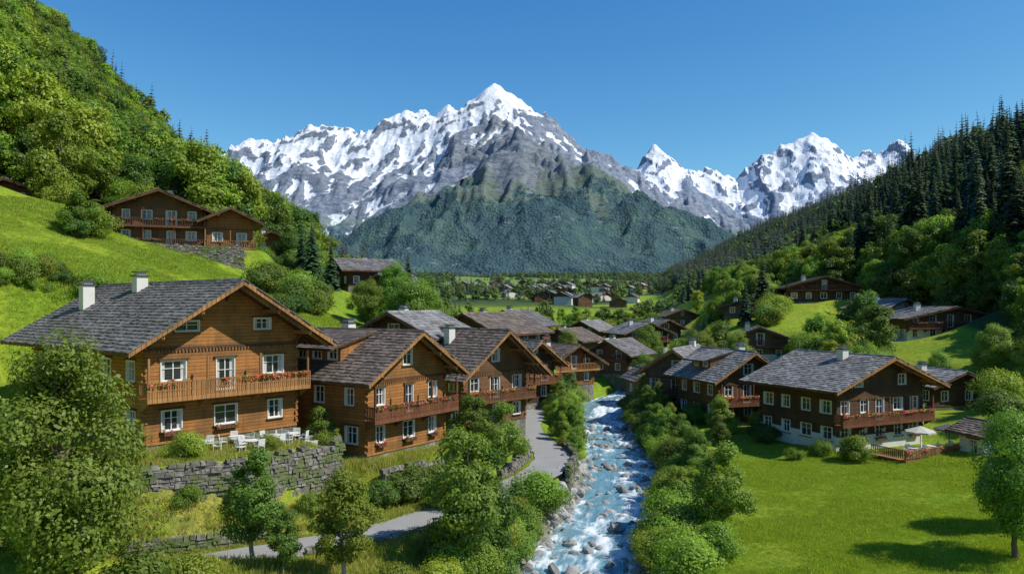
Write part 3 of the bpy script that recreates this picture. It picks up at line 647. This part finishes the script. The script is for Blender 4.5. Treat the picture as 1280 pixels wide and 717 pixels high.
# ------------------------------------------------------------------ vegetation meshes
def leaves(P,Nrm,size,r,asp=.6):
    n=len(P);a=r.normal(size=(n,3));a-=Nrm*(a*Nrm).sum(1)[:,None];a/=np.linalg.norm(a,axis=1)[:,None];b=np.cross(Nrm,a)
    s=(size*r.uniform(.6,1.35,n))[:,None]
    return np.stack([P-a*s,P-b*s*asp+Nrm*s*.15,P+a*s,P+b*s*asp+Nrm*s*.15],1).reshape(-1,3)
def unit(v): return v/np.maximum(np.linalg.norm(v,axis=-1,keepdims=True),1e-6)
def deciduous(name,seed,Hh,R,nclump,nleaf,size,mats,z0=.2,bush=False,clr=.27):
    r=np.random.default_rng(seed);mb=MB();random.seed(seed)
    C=[];zc=(z0+1)/2*Hh;rz=(1-z0)/2*Hh
    lob=r.uniform(0,6.28,3)
    while len(C)<nclump:
        d=unit(r.normal(size=3));k=r.uniform(.35,.92)**.7
        an=math.atan2(d[1],d[0]);ir=1+.22*math.sin(2*an+lob[0]+d[2]*2)+.14*math.sin(5*an+lob[1]+d[2]*3)
        zz=zc+d[2]*rz*k*.93;taper=1-.38*max(0,(zz-zc)/rz)
        C.append((d[0]*R*k*ir*taper*.86,d[1]*R*k*ir*taper*.86,zz))
    C=np.array(C)
    if not bush:
        nseg=6;pts=[];x=y=0
        for i in range(nseg+1):
            pts.append((x,y,-.4+(Hh*.82+.4)*i/nseg));x+=r.uniform(-1,1)*Hh*.02;y+=r.uniform(-1,1)*Hh*.02
        r0=Hh*.022;mb.tube(pts,[r0*(1-.85*i/nseg)*(1.35 if i==0 else 1) for i in range(nseg+1)],8)
        for c in C[:min(24,nclump)]:
            tz=np.clip(c[2]-np.hypot(c[0],c[1])*.8,Hh*z0*.6,Hh*.75);f=(tz+.4)/(Hh*.82+.4)*nseg;i=int(min(f,nseg-1));p=np.array(pts[i])+(np.array(pts[i+1])-np.array(pts[i]))*(f-i)
            m=(p+c)/2+r.normal(size=3)*Hh*.02-np.array([0,0,Hh*.015]);mb.tube([p,m,c],[r0*.35,r0*.22,r0*.06],5)
    else:
        for c in C[:12]: mb.tube([(c[0]*.15,c[1]*.15,-.2),(c[0]*.5,c[1]*.5,c[2]*.5),tuple(c)],[.05,.035,.012],4)
    ci=r.integers(0,nclump,nleaf);cr=R*clr*r.uniform(.65,1.3,nclump);cr*=1 if not bush else 1.15
    d=unit(r.normal(size=(nleaf,3)));rad=(r.uniform(.25,1,nleaf)**.45)*cr[ci];off=d*rad[:,None];off[:,2]*=.72
    off+=r.normal(size=off.shape)*R*.035
    P=C[ci]+off
    ctr=np.array([0,0,zc*.85]);N=unit(d*.9+unit(P-ctr)*.6+np.array([0,0,.45])+r.normal(size=d.shape)*.55)
    V=leaves(P,N,size,r)
    if bush: V[:,2]=np.maximum(V[:,2],.02)
    nb=len(mb.v);tv=np.array(mb.v)
    Fl=(np.arange(nleaf*4).reshape(-1,4)+nb)
    quads=[f for f in mb.f if len(f)==4];F=np.vstack([np.array(quads,int),Fl]);mi=np.concatenate([np.zeros(len(quads),int),np.ones(nleaf,int)])
    return np_mesh(name,np.vstack([tv,V]),F,mats,False,mi)
def conifer(name,seed,Hh,R,tiers,per,mats):
    r=np.random.default_rng(seed);mb=MB();mb.tube([(0,0,-.4),(0,0,Hh*.5),(0,0,Hh*.98)],[Hh*.018,Hh*.011,.02],6)
    Vs=[]
    for i in range(tiers):
        f=i/(tiers-1);z=Hh*(.07+.92*f);rr=R*(1-f)**.85*r.uniform(.8,1.12)+.12
        for k in range(max(4,int(per*(1-f*.55)))):
            an=r.uniform(0,6.283);l=rr*r.uniform(.65,1.15);d=np.array([math.cos(an),math.sin(an),0]);side=np.array([-d[1],d[0],0])
            ns=4 if l>1.2 else 2
            for j in range(ns):
                t0=j/ns*.85;t1=min(1,t0+1.5/ns)
                p0=d*l*t0+np.array([0,0,z-l*(.10*t0+.32*t0*t0)]);p1=d*l*t1+np.array([0,0,z-l*(.10*t1+.28*t1*t1)])
                w=l*.30*(1-t0*.5)*r.uniform(.7,1.2)+.05;mid=(p0*.45+p1*.55);dr=np.array([0,0,-w*.55])
                Vs+= [p0,mid+side*w+dr,p1,mid-side*w+dr]
    V=np.array(Vs)+r.normal(size=(len(Vs),3))*.03;nb=len(mb.v);quads=[f for f in mb.f if len(f)==4]
    F=np.vstack([np.array(quads),np.arange(len(V)).reshape(-1,4)+nb]);mi=np.concatenate([np.zeros(len(quads),int),np.ones(len(V)//4,int)])
    return np_mesh(name,np.vstack([np.array(mb.v),V]),F,mats,False,mi)
B_=M['bark']
NEAR=[deciduous('broadleaf_tree_mesh_%d'%i,20+i,10,3.6,74,44000,.088,[B_,M['leafB']],.10,clr=.29) for i in range(3)]
SLIM=[deciduous('young_tree_mesh_%d'%i,40+i,6,1.6,42,12500,.074,[M['birch'],M['leafA' if i%2 else 'leafB']],.14,clr=.31) for i in range(3)]
BUSHN=[deciduous('shrub_mesh_%d'%i,60+i,2.2,1.5,28,8500,.064,[B_,M[['leafA','leafB','leafC','leafA'][i]]],.05,True,.36) for i in range(4)]
MID=[deciduous('mid_tree_mesh_%d'%i,80+i,11,4.2,46,7500,.20,[B_,M[['leafA','leafB','leafC','leafA','leafB'][i]]],.10) for i in range(5)]
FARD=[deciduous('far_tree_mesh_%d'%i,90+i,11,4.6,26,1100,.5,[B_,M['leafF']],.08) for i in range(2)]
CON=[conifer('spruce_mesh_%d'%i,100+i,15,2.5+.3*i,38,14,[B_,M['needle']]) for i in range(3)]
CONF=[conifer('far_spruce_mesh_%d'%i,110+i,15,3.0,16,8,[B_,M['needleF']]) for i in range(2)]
t=NT('river_boulder');r_=t.orand();a=t.mix(r_,(.22,.22,.21),(.52,.51,.48));g=t.noise(t.objc(),3,5,.7);a=t.mix(t.ramp(g,.3,.7,.0,.5),a,(.12,.12,.11));t.bsdf(a,.85,.25,g,.6,.1);M['rock']=t.mat
def rock_mesh(name,seed):
    import bmesh
    bm=bmesh.new();bmesh.ops.create_icosphere(bm,subdivisions=2,radius=1);r=np.random.default_rng(seed);o=r.uniform(0,50)
    for v in bm.verts:
        p=v.co;k=1+.28*float(vnoise(p.x*1.4+o,p.y*1.4+p.z*2.1))+.12*float(vnoise(p.x*4+o,p.y*4+p.z*4));v.co=Vector((p.x*k*1.2,p.y*k,p.z*k*.7))
    me=bpy.data.meshes.new(name);bm.to_mesh(me);bm.free();me.materials.append(M['rock']);return me
ROCK=[rock_mesh('boulder_mesh_%d'%i,i) for i in range(3)]
def grass_mesh(name,seed,n,h,rad,mat):
    r=np.random.default_rng(seed);V=[]
    for i in range(n):
        a=r.uniform(0,6.28);q=rad*math.sqrt(r.uniform());p=np.array([q*math.cos(a),q*math.sin(a),-.02]);b=r.uniform(0,6.28);w=np.array([math.cos(b),math.sin(b),0])*.018
        ln=np.array([r.normal()*.35,r.normal()*.35,1])*h*r.uniform(.5,1.2);V+=[p-w,p+w,p+ln*.97+w*.2,p+ln]
    return np_mesh(name,np.array(V),np.arange(4*n).reshape(-1,4),[mat])
M['blade']=leaf_mat('grass_blades',(.25,.36,.03),(.38,.47,.06),.42,.7,.5);M['bladed']=leaf_mat('dry_grass_blades',(.34,.34,.08),(.50,.45,.15),.4)
GR=[grass_mesh('grass_tuft_%d'%i,i,30,.12,.34,M['blade']) for i in range(2)];GRD=[grass_mesh('dry_tuft_%d'%i,i+5,30,.26,.34,M['bladed' if i else 'blade']) for i in range(3)]
def coll(name,meshes):
    c=bpy.data.collections.new(name)
    for m in meshes: c.objects.link(bpy.data.objects.new(m.name.replace('_mesh',''),m))
    return c
cMID=coll('mid_trees',MID);cFD=coll('far_broadleaf',FARD);cCON=coll('spruces',CON);cCF=coll('far_spruces',CONF);cB=coll('shrubs',BUSHN);cR=coll('boulders',ROCK);cG=coll('grass',GR);cGD=coll('drygrass',GRD);cS=coll('young_trees',SLIM)
def instancer(name,col,x,y,scl,dz=0,z=None,tilt=.04):
    n=len(x)
    if n==0: return
    if z is None: z=height(x,y)
    r=np.random.default_rng(n);me=bpy.data.meshes.new(name);me.vertices.add(n);me.vertices.foreach_set('co',np.stack([x,y,z+dz],1).astype(np.float32).ravel())
    rot=np.stack([r.normal(size=n)*tilt,r.normal(size=n)*tilt,r.uniform(0,6.28,n)],1)
    s3=np.stack([scl*r.uniform(.85,1.15,n),scl*r.uniform(.85,1.15,n),scl*r.uniform(.88,1.15,n)],1)
    for nm,ar in (('rot',rot),('scl',s3)):
        a=me.attributes.new(nm,'FLOAT_VECTOR','POINT');a.data.foreach_set('vector',ar.astype(np.float32).ravel())
    me.update();o=link(bpy.data.objects.new(name,me))
    g=bpy.data.node_groups.new(name,'GeometryNodeTree');g.interface.new_socket('Geometry',in_out='INPUT',socket_type='NodeSocketGeometry');g.interface.new_socket('Geometry',in_out='OUTPUT',socket_type='NodeSocketGeometry')
    N=g.nodes;gi=N.new('NodeGroupInput');go=N.new('NodeGroupOutput');ip=N.new('GeometryNodeInstanceOnPoints');ci=N.new('GeometryNodeCollectionInfo')
    ci.inputs['Collection'].default_value=col;ci.inputs['Separate Children'].default_value=True;ci.inputs['Reset Children'].default_value=True
    g.links.new(gi.outputs[0],ip.inputs['Points']);g.links.new(ci.outputs[0],ip.inputs['Instance']);ip.inputs['Pick Instance'].default_value=True
    for nm,s in (('rot','Rotation'),('scl','Scale')):
        na_=N.new('GeometryNodeInputNamedAttribute');na_.data_type='FLOAT_VECTOR';na_.inputs[0].default_value=nm
        out=[q for q in na_.outputs if q.enabled and q.name=='Attribute'][0];g.links.new(out,ip.inputs[s])
    g.links.new(ip.outputs[0],go.inputs[0]);m=o.modifiers.new('instances','NODES');m.node_group=g
    return o
def clear_of(x,y,mh=3.0,riv=4.5,pth=2.6,corr=True):
    ok=np.ones(len(x),bool)
    for c in CH:
        ok&=pad_sd(x,y,c['A'],c['al'],c['W'],c['L'],mh)>0
        if corr and c['A'][1]>95:
            a=math.radians(c['al']);cx=c['A'][0]+math.cos(a)*c['W']/2;cy=c['A'][1]+math.sin(a)*c['W']/2
            dd,_=line_d(x,y,np.array([(cx,cy,0),(cx*.84,cy*.84,0)]));ok&=dd>c['W']*.5+1
    ok&=np.abs(x-river_x(y))>np.where(y<RY_END,riv,-1)
    d,_=line_d(x,y,PATHC);ok&=d>pth
    return ok
def scatter(n,x0,x1,y0,y1,seed,cone=1.0):
    r=np.random.default_rng(seed);x=r.uniform(x0,x1,n);y=r.uniform(y0,y1,n);k=np.abs(x)<y*.78*cone+25;return x[k],y[k],r
# left hillside forest
x,y,r=scatter(4600,-190,-20,62,300,1);k=forest_l(x,y)&clear_of(x,y,1.5);x,y=x[k],y[k]
sp=((fbm(x/25,y/25,2,40)>.42)|(r.random(len(x))<.04));instancer('hillside_forest',cMID,x[~sp],y[~sp],r.uniform(.7,1.5,(~sp).sum()),-.3);sp2=sp&(r.random(len(x))<.6);instancer('spruce_forest',cCON,x[sp2],y[sp2],r.uniform(.75,1.2,sp2.sum()),-.3)
x,y,r=scatter(3600,-190,-20,62,300,2);q=left_q(x,y)-edge_l(y);k=(q>-4)&(q<6)&clear_of(x,y,1.2);x,y=x[k],y[k];instancer('forest_edge_shrubs',cB,x,y,r.uniform(1.0,2.4,len(x)),-.2)
# left distance
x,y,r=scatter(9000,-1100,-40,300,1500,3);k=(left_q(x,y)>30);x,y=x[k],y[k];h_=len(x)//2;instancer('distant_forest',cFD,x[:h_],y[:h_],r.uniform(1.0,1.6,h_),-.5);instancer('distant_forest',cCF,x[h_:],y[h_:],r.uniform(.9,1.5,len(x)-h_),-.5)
# right hillside
x,y,r=scatter(7000,40,330,85,360,4);k=forest_r(x,y)&clear_of(x,y,2);x,y=x[k],y[k];hh=height(x,y);con=(hh+fbm(x/26,y/26,3,41)*42)>44
a=con&(r.random(len(x))<.8);instancer('spruce_forest',cCON,x[a],y[a],r.uniform(.55,1.4,a.sum()),-.3);b=(~con)|((~a)&con);b&=r.random(len(x))<.9;instancer('hillside_forest',cMID,x[b],y[b],r.uniform(.5,1.1,b.sum()),-.3)
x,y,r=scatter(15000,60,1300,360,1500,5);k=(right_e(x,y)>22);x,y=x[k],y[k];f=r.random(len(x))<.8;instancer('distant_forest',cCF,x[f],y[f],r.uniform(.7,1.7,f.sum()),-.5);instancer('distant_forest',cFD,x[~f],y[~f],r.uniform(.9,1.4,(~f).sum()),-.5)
x,y,r=scatter(1500,30,120,96,215,6);k=(right_e(x,y)>8)&clear_of(x,y,1.5)&(fbm(x/14,y/14,2,55)>-.2);x,y=x[k],y[k];instancer('slope_shrubs',cB,x,y,r.uniform(1.0,2.2,len(x)),-.2)
x,y,r=scatter(330,34,130,100,230,7);k=(right_e(x,y)>14)&clear_of(x,y,2.5);x,y=x[k],y[k];instancer('slope_trees',cMID,x,y,r.uniform(.4,.8,len(x)),-.2)
# village and valley floor
x,y,r=scatter(430,-40,60,112,330,8);k=(left_q(x,y)<40)&clear_of(x,y,2.5)&(fbm(x/30,y/30,2,50)>-.22);x,y=x[k],y[k];instancer('village_trees',cMID,x,y,r.uniform(.35,.8,len(x)),-.2)
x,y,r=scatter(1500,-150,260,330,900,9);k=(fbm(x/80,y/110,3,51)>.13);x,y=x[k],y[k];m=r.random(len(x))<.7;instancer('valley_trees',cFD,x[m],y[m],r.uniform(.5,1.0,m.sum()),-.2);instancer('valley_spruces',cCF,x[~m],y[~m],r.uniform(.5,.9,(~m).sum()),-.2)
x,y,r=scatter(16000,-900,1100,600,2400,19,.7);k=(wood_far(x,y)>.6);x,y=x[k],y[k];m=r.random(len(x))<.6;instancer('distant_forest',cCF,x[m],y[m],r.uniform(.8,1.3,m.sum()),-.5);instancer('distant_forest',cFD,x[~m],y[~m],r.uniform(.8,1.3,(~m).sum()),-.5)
x,y,r=scatter(420,-50,-14,84,150,10);k=(left_q(x,y)>27)&(left_q(x,y)<60)&clear_of(x,y,1.5)&(fbm(x/12,y/12,2,53)>.02);x,y=x[k],y[k];instancer('slope_shrubs',cB,x,y,r.uniform(1.0,2.0,len(x)),-.2)
x,y=x[::6],y[::6];instancer('slope_trees',cMID,x,y,np.full(len(x),.55),-.2)
r=np.random.default_rng(77);x=r.uniform(-54,-31,110);y=r.uniform(56,74,110);k=clear_of(x,y,1.2)&(x>-.72*y-2)&(fbm(x/6,y/6,2,57)>0);x,y=x[k],y[k];instancer('slope_shrubs',cB,x,y,r.uniform(.35,1.1,len(x)),-.2)
def bank(n,side,lo,hi,y0,y1,seed,s0,s1,name='riverbank_shrubs',c=cB):
    r=np.random.default_rng(seed);y=r.uniform(y0,y1,n);x=river_x(y)+side*r.uniform(lo,hi,n);k=clear_of(x,y,.6,3.7,2.3,False);x,y=x[k],y[k];instancer(name,c,x,y,r.uniform(s0,s1,len(x)),-.15)
bank(150,-1,3.9,6.4,40,112,21,.5,1.15);bank(175,1,3.9,6.8,42,120,22,.5,1.2);bank(26,1,4.6,7.0,52,118,23,.55,.85,'riverbank_saplings',cS);bank(24,-1,4.2,6.0,50,112,24,.45,.8,'riverbank_saplings',cS)
r=np.random.default_rng(33);y=r.uniform(36,112,900);sd=r.choice([-1,1],900);x=river_x(y)+sd*r.normal(3.6,.6,900);instancer('riverbank_boulders',cR,x,y,r.uniform(.08,.5,900)**1.15,.05,np.maximum(height(x,y),-.15),.5)
y=r.uniform(38,105,210);x=river_x(y)+r.uniform(-2.9,2.9,210);instancer('river_boulders',cR,x,y,r.uniform(.12,.42,210),0,np.full(210,-.0),.5)
x,y,r=scatter(80000,8,52,36,76,31);k=clear_of(x,y,.3,4.6,2,False);x,y=x[k],y[k];instancer('meadow_tufts',cG,x,y,r.uniform(.5,1.1,len(x))*(1+.8*np.clip(fbm(x/5,y/5,3,61)*2,-.6,1)))
x,y,r=scatter(42000,-32,4,33,62,32);sdt=poly_sd(x,y,TERR);k=clear_of(x,y,.4,4.6,1.75,False)&(np.abs(sdt)>.5);x,y=x[k],y[k];instancer('verge_grass',cGD,x,y,r.uniform(.5,1.2,len(x))*(1+.5*np.clip(fbm(x/3,y/3,3,61)*2,-.6,1)))
x,y,r=scatter(45000,-62,-18,60,100,34);k=clear_of(x,y,.3,4,2,False);x,y=x[k],y[k];instancer('meadow_tufts',cG,x,y,r.uniform(.7,1.4,len(x))*(1+.8*np.clip(fbm(x/6,y/6,3,62)*2,-.6,1)))
def tree(name,me,x,y,s,sz=None,rz=0,dz=-.15):
    o=link(bpy.data.objects.new(name,me));o.location=(x,y,H1(x,y)+dz);o.scale=(s,s,sz or s);o.rotation_euler=(0,0,rz);return o
tree('broadleaf_tree',NEAR[1],-16.8,28.5,.95,1.06,.4);tree('broadleaf_tree',NEAR[2],-20.5,33,.8,.72,2.2);tree('shrub',BUSHN[1],-14.3,29,1.3,1.3,2);tree('shrub',BUSHN[0],-13.6,31.5,1.0,.9,2)
tree('young_tree',SLIM[0],-12.4,36.2,.98,.98,1);tree('young_tree',SLIM[1],-7.9,36.0,1.0,1.0,2);tree('young_tree',SLIM[2],-10.6,35.2,.6,.6,3)
tree('young_tree',SLIM[2],-2.6,40.5,1.35,1.5,.5);tree('young_tree',SLIM[0],-1.1,42.5,1.15,1.25,2.5);tree('young_tree',SLIM[0],-.9,58,1.2,1.05,1.5);tree('young_tree',SLIM[2],-3.2,61,1.1,.95,.5)
tree('young_tree',SLIM[0],12.9,46.8,1.15,1.08,.7);tree('broadleaf_tree',NEAR[0],27.9,42,.72,.92,1.0);tree('broadleaf_tree',NEAR[2],32,47,.6,.75,4)
for x,y,s,q in [(31,68.5,1.1,1),(-18.4,43.2,.75,0),(-12.6,50.2,.7,1),(-14.6,45.6,.5,0),(-6.9,50.4,1.2,2),(-5.1,52.6,1.1,0),(-3.2,56.8,1.0,1),(-11.9,49.6,.6,0),(-8.6,48.5,.9,2),(-9.8,46.6,.8,3),(-11.8,44.6,.6,1),(-4.2,48.6,.9,3),(-2.2,47,.8,0),(-4.0,42,.9,1),(-1,38,1.1,2),(-3.5,37,1,3),(.2,46,.9,0),(-5.6,36,.8,0),(-17.5,41,.5,0),(-14,42.6,.45,3),(12,44,1.0,1),(9.5,41,1.2,3),(11,50,.9,0),(29,71,.7,0),(26,70,.6,3)]: tree('shrub',BUSHN[q],x,y,s,s,x)
tree('young_tree',SLIM[2],-13.2,52.5,.8,.7,1);tree('young_tree',SLIM[1],22,80,1.0,.9,1);tree('young_tree',SLIM[2],20.6,76,.7,.7,1)
for i,(x,y,s) in enumerate([(-12.5,98,1.15),(-16,104,1.0),(-8.5,92,.8),(-19,99,.7),(10,138,.9),(22,128,.8),(30,122,.85),(34,114,.8),(27,150,1.0),(48,104,.75),(56,100,.7),(62,98,.8),(60,86,.75),(66,84,.8),(70,80,.8),(46,96,.6),(4,140,.8),(58,78,.5)]): tree('broadleaf_tree',NEAR[i%3],x,y,s,s,i)
for x,y,s in [(-31,118,.72),(-33.5,121,.6),(-29.5,124,.55),(52,158,.95),(46,150,.6),(-17.5,128,.6),(43,170,.8),(-84,122,1.0),(-80,124,1.1),(-77,121,.9),(-75,126,1.0)]: tree('spruce',CON[int(abs(x))%3],x,y,s*1.05,s,x)
for x,y,s in [(20,96,1.2),(27.5,84,1.1),(26,78,1),(21.5,90,1.1),(33,82,1),(45,74,1),(47,72,1.2),(50,78,1.6),(54,84,1.8),(46,88,1.4),(28,79.5,.8),(24,84,.9)]: tree('shrub',BUSHN[int(x)%3],x,y,s,s,x)
# ------------------------------------------------------------------ dry stone walls
def stone_wall(pts,zt0,zt1,zb,th=.45,name='dry_stone_wall',seed=1):
    random.seed(seed);mb=MB();P=[Vector((p[0],p[1])) for p in pts];tot=sum((P[i+1]-P[i]).length for i in range(len(P)-1));done=0
    for i in range(len(P)-1):
        a,b=P[i],P[i+1];d=(b-a);ln=d.length;d/=ln;nn=Vector((d.y,-d.x))
        za=zt0+(zt1-zt0)*done/tot;zc=zt0+(zt1-zt0)*(done+ln)/tot
        mb.bb(a,d,nn,0,ln,-th/2+.06,th/2-.06,zb,min(za,zc)-.12,0)
        z=zb
        while z<max(za,zc):
            hgt=random.uniform(.13,.27);s=random.uniform(-.2,0)
            while s<ln:
                w=random.uniform(.18,.55);zt=za+(zc-za)*max(0,min(1,s/ln))+random.uniform(-.12,.12)
                if z<zt-.08:
                    o=random.uniform(-.05,.07);j=lambda:random.uniform(-.035,.035)
                    def q(ss,dd,zz):
                        v=a+d*(ss+j())+nn*(dd+j());return (v.x,v.y,zz+j())
                    h2=hgt*random.uniform(.85,1.05)
                    mb.hexa([q(s,-th/2,z),q(s+w,-th/2,z),q(s+w,th/2+o,z),q(s,th/2+o,z)],[q(s+.03,-th/2,z+h2),q(s+w-.04,-th/2,z+h2),q(s+w-.04,th/2+o-.04,z+h2),q(s+.03,th/2+o-.04,z+h2)])
                s+=w+.015
            z+=hgt+.01
        done+=ln
    return mb.obj(name,[M['stone']])
stone_wall([(-25,39.0),(-20,40.1),(-15.5,42.6),(-11.0,48.2),(-11.6,50.5)],7.3,7.2,3.2,.5,seed=2)
stone_wall([(-24,37.2),(-17.6,39.6),(-13.6,41.9)],3.9,3.7,2.6,.4,seed=3)
stone_wall([(-12.5,37.9),(-8.3,40.6),(-4.7,43.7)],3.25,3.25,.9,.45,seed=4)
stone_wall([(-8.6,50.6),(-5.0,55.5),(-2.4,60)],5.0,4.4,2.5,.4,seed=5)
stone_wall([(-56,94),(-44,98),(-36,102)],23.8,23.6,20,.5,seed=6)
stone_wall([(-.9,56.8),(.2,60),(1.5,66.5),(.7,73.5)],3.7,3.4,2.4,.35,seed=7)
stone_wall([(4.4,60.0),(5.6,66.5),(4.8,74)],3.2,3.0,1.2,.35,seed=8)
# ------------------------------------------------------------------ patio furniture
def table_mesh():
    m=MB();n=16;m.tube([(0,0,.70),(0,0,.74)],[.45,.45],n);m.tube([(0,0,.02),(0,0,.7)],[.03,.03],8)
    for k in range(3):
        a=k*2.09;m.tube([(0,0,.1),(math.cos(a)*.32,math.sin(a)*.32,0)],[.025,.02],6)
    return m.mesh('patio_table',[M['white']])
def chair_mesh():
    m=MB()
    for x in (-.2,.2):
        m.tube([(x,-.2,0),(x,-.2,.44)],[.017,.017],6);m.tube([(x,.22,0),(x,.2,.44),(x,.27,.9)],[.017,.017,.017],6)
        m.tube([(x*1.1,-.2,.44),(x*1.1,-.2,.64),(x*1.1,.22,.64)],[.014]*3,6)
    for k in range(6): m.box(-.22,.22,-.22+k*.075,-.22+k*.075+.06,.44,.46)
    for k in range(5): m.box(-.2,.2,.205+k*.014,.225+k*.014,.52+k*.08,.58+k*.08)
    return m.mesh('patio_chair',[M['white']])
TM,CM=table_mesh(),chair_mesh()
def place(name,me,x,y,z,rz=0):
    o=link(bpy.data.objects.new(name,me));o.location=(x,y,z);o.rotation_euler=(0,0,rz)
def parasol(x,y,z,col,nm='parasol'):
    m=MB();m.tube([(0,0,0),(0,0,2.5)],[.03,.025],8,1);n=8;R=1.35
    for k in range(n):
        a=2*math.pi*k/n;b=2*math.pi*(k+1)/n;c=(math.cos(a)*R,math.sin(a)*R,2.05);d=(math.cos(b)*R,math.sin(b)*R,2.05);mid=((c[0]+d[0])/2*.96,(c[1]+d[1])/2*.96,2.07)
        m.poly([(0,0,2.55),c,mid],0);m.poly([(0,0,2.55),mid,d],0);m.poly([c,mid,(mid[0],mid[1],1.92),(c[0],c[1],1.9)],0);m.poly([mid,d,(d[0],d[1],1.9),(mid[0],mid[1],1.92)],0)
        m.tube([(0,0,1.75),(c[0]*.6,c[1]*.6,2.25)],[.01,.01],4,1)
    m.tube([(0,0,0),(0,0,.08)],[.25,.25],12,1);o=m.obj(nm,[simple('parasol_canvas',col,.9,.1,.08),M['metal']]);o.location=(x,y,z)
for i,(x,y) in enumerate([(-18.2,45.0),(-16.9,46.6),(-15.5,45.2),(-13.9,48.0),(-13.2,50.0),(-14.8,47.0)]):
    z=H1(x,y);place('patio_table',TM,x,y,z)
    for k in range(4):
        a=k*1.57+i*.5;place('patio_chair',CM,x+math.cos(a)*.75,y+math.sin(a)*.75,z,a-math.pi/2+random.uniform(-.3,.3))
E=bpy.data.objects.new('timber_terrace',None);E.location=(34.2,66.8,2.0);E.rotation_euler=(0,0,math.radians(25));link(E)
m=MB();m.box(0,9,-.5,3.2,.2,.32);m.box(0,9,-.52,-.46,-1,.2)
for k in range(46): m.box(k*.196,k*.196+.12,-.5,-.46,.45,1.15)
m.box(0,9,-.53,-.43,1.152,1.22);m.box(0,.06,-.43,3.2,1.152,1.22)
for k in range(18): m.box(.01,.04,-.4+k*.2,-.28+k*.2,.45,1.15)
for k in range(6): m.box(k*1.78,k*1.78+.1,-.455,-.36,-1,1.15)
m.obj('deck_and_railing',[M['t_light']],E)
f=MB();flowers(f,(0,-.6,1.1),(9,-.6,1.1),420,.12,.3);f.obj('railing_flowers',[M['red'],M['leafA']],E)
for i,(x,y) in enumerate([(36.2,68.6),(38.4,69.6),(40.6,70.4)]):
    place('patio_table',TM,x,y,2.33)
    for k in range(4):
        a=k*1.57+i*.5;place('patio_chair',CM,x+math.cos(a)*.75,y+math.sin(a)*.75,2.33,a-math.pi/2)
parasol(37.4,69.6,2.33,(.5,.47,.4));parasol(40.8,70.9,2.33,(.13,.12,.12))
chalet((41.3,66.5),12,3.2,2.6,1.7,4.5,5.5,wood='plaster',tiles='tile_b',floors=1,balc=(),chim=(),ox=.7,oy=.8,near=False,name='garden_kiosk',tile=.35,winw=.8,ph=.9,base='w_mid',fh=2.7)
m=MB();random.seed(8)
for i in range(90):
    y=random.uniform(560,1150);x=random.gauss(.065,.05)*y;z=H1(x,y);w=random.uniform(8,14);d=random.uniform(8,12);h=random.uniform(4,7)
    a=random.uniform(-.6,.6);ca,sa=math.cos(a),math.sin(a);R=lambda u,v,zz:(x+u*ca-v*sa,y+u*sa+v*ca,zz)
    m.hexa([R(0,0,z-2),R(w,0,z-2),R(w,d,z-2),R(0,d,z-2)],[R(0,0,z+h),R(w,0,z+h),R(w,d,z+h),R(0,d,z+h)],0 if i%3 else 2)
    m.poly([R(-1,-1,z+h-.3),R(w/2,-1,z+h+3),R(w/2,d+1,z+h+3),R(-1,d+1,z+h-.3)],1);m.poly([R(w/2,-1,z+h+3),R(w+1,-1,z+h-.3),R(w+1,d+1,z+h-.3),R(w/2,d+1,z+h+3)],1);m.poly([R(0,0,z+h),R(w,0,z+h),R(w/2,0,z+h+2.9)],0)
m.obj('distant_village',[M['w_mid'],M['tile_l'],M['plaster']])
# ------------------------------------------------------------------ light, sky, camera
D=Vector((.66,-.17,.74)).normalized()
w=bpy.data.worlds.new('World');scene.world=w;w.use_nodes=True;nt=w.node_tree;nt.nodes.clear()
sk=nt.nodes.new('ShaderNodeTexSky');sk.sky_type='NISHITA';sk.sun_disc=False;sk.sun_elevation=math.asin(D.z);sk.sun_rotation=math.atan2(D.x,D.y);sk.altitude=1000;sk.air_density=1.0;sk.dust_density=.3;sk.ozone_density=3.0
K=.12
spx=nt.nodes.new('ShaderNodeSeparateColor');nt.links.new(sk.outputs[0],spx.inputs[0]);cb=nt.nodes.new('ShaderNodeCombineColor')
for i,(p_,k_) in enumerate(((1.7,1.75),(1.17,1.28),(.72,1.05))):
    a=nt.nodes.new('ShaderNodeMath');a.operation='MULTIPLY';a.inputs[1].default_value=K;nt.links.new(spx.outputs[i],a.inputs[0])
    b=nt.nodes.new('ShaderNodeMath');b.operation='POWER';b.inputs[1].default_value=p_;nt.links.new(a.outputs[0],b.inputs[0])
    c=nt.nodes.new('ShaderNodeMath');c.operation='MULTIPLY';c.inputs[1].default_value=k_/K;nt.links.new(b.outputs[0],c.inputs[0]);nt.links.new(c.outputs[0],cb.inputs[i])
bg=nt.nodes.new('ShaderNodeBackground');bg.inputs[1].default_value=K;ow=nt.nodes.new('ShaderNodeOutputWorld');nt.links.new(cb.outputs[0],bg.inputs[0]);nt.links.new(bg.outputs[0],ow.inputs[0])
sl=bpy.data.lights.new('sun','SUN');sl.energy=5.0;sl.angle=math.radians(.5);sl.color=(1,.95,.86);so=link(bpy.data.objects.new('sun',sl));so.rotation_euler=D.to_track_quat('Z','Y').to_euler()
cam=bpy.data.cameras.new('camera');cam.sensor_width=36;cam.lens=36*950/1280;cam.shift_y=21.5/1280;cam.clip_start=.5;cam.clip_end=30000
co=link(bpy.data.objects.new('camera',cam));co.location=(0,0,16);co.rotation_euler=(math.pi/2,0,0);scene.camera=co
scene.view_settings.view_transform='Standard';scene.view_settings.look='None';scene.view_settings.exposure=0
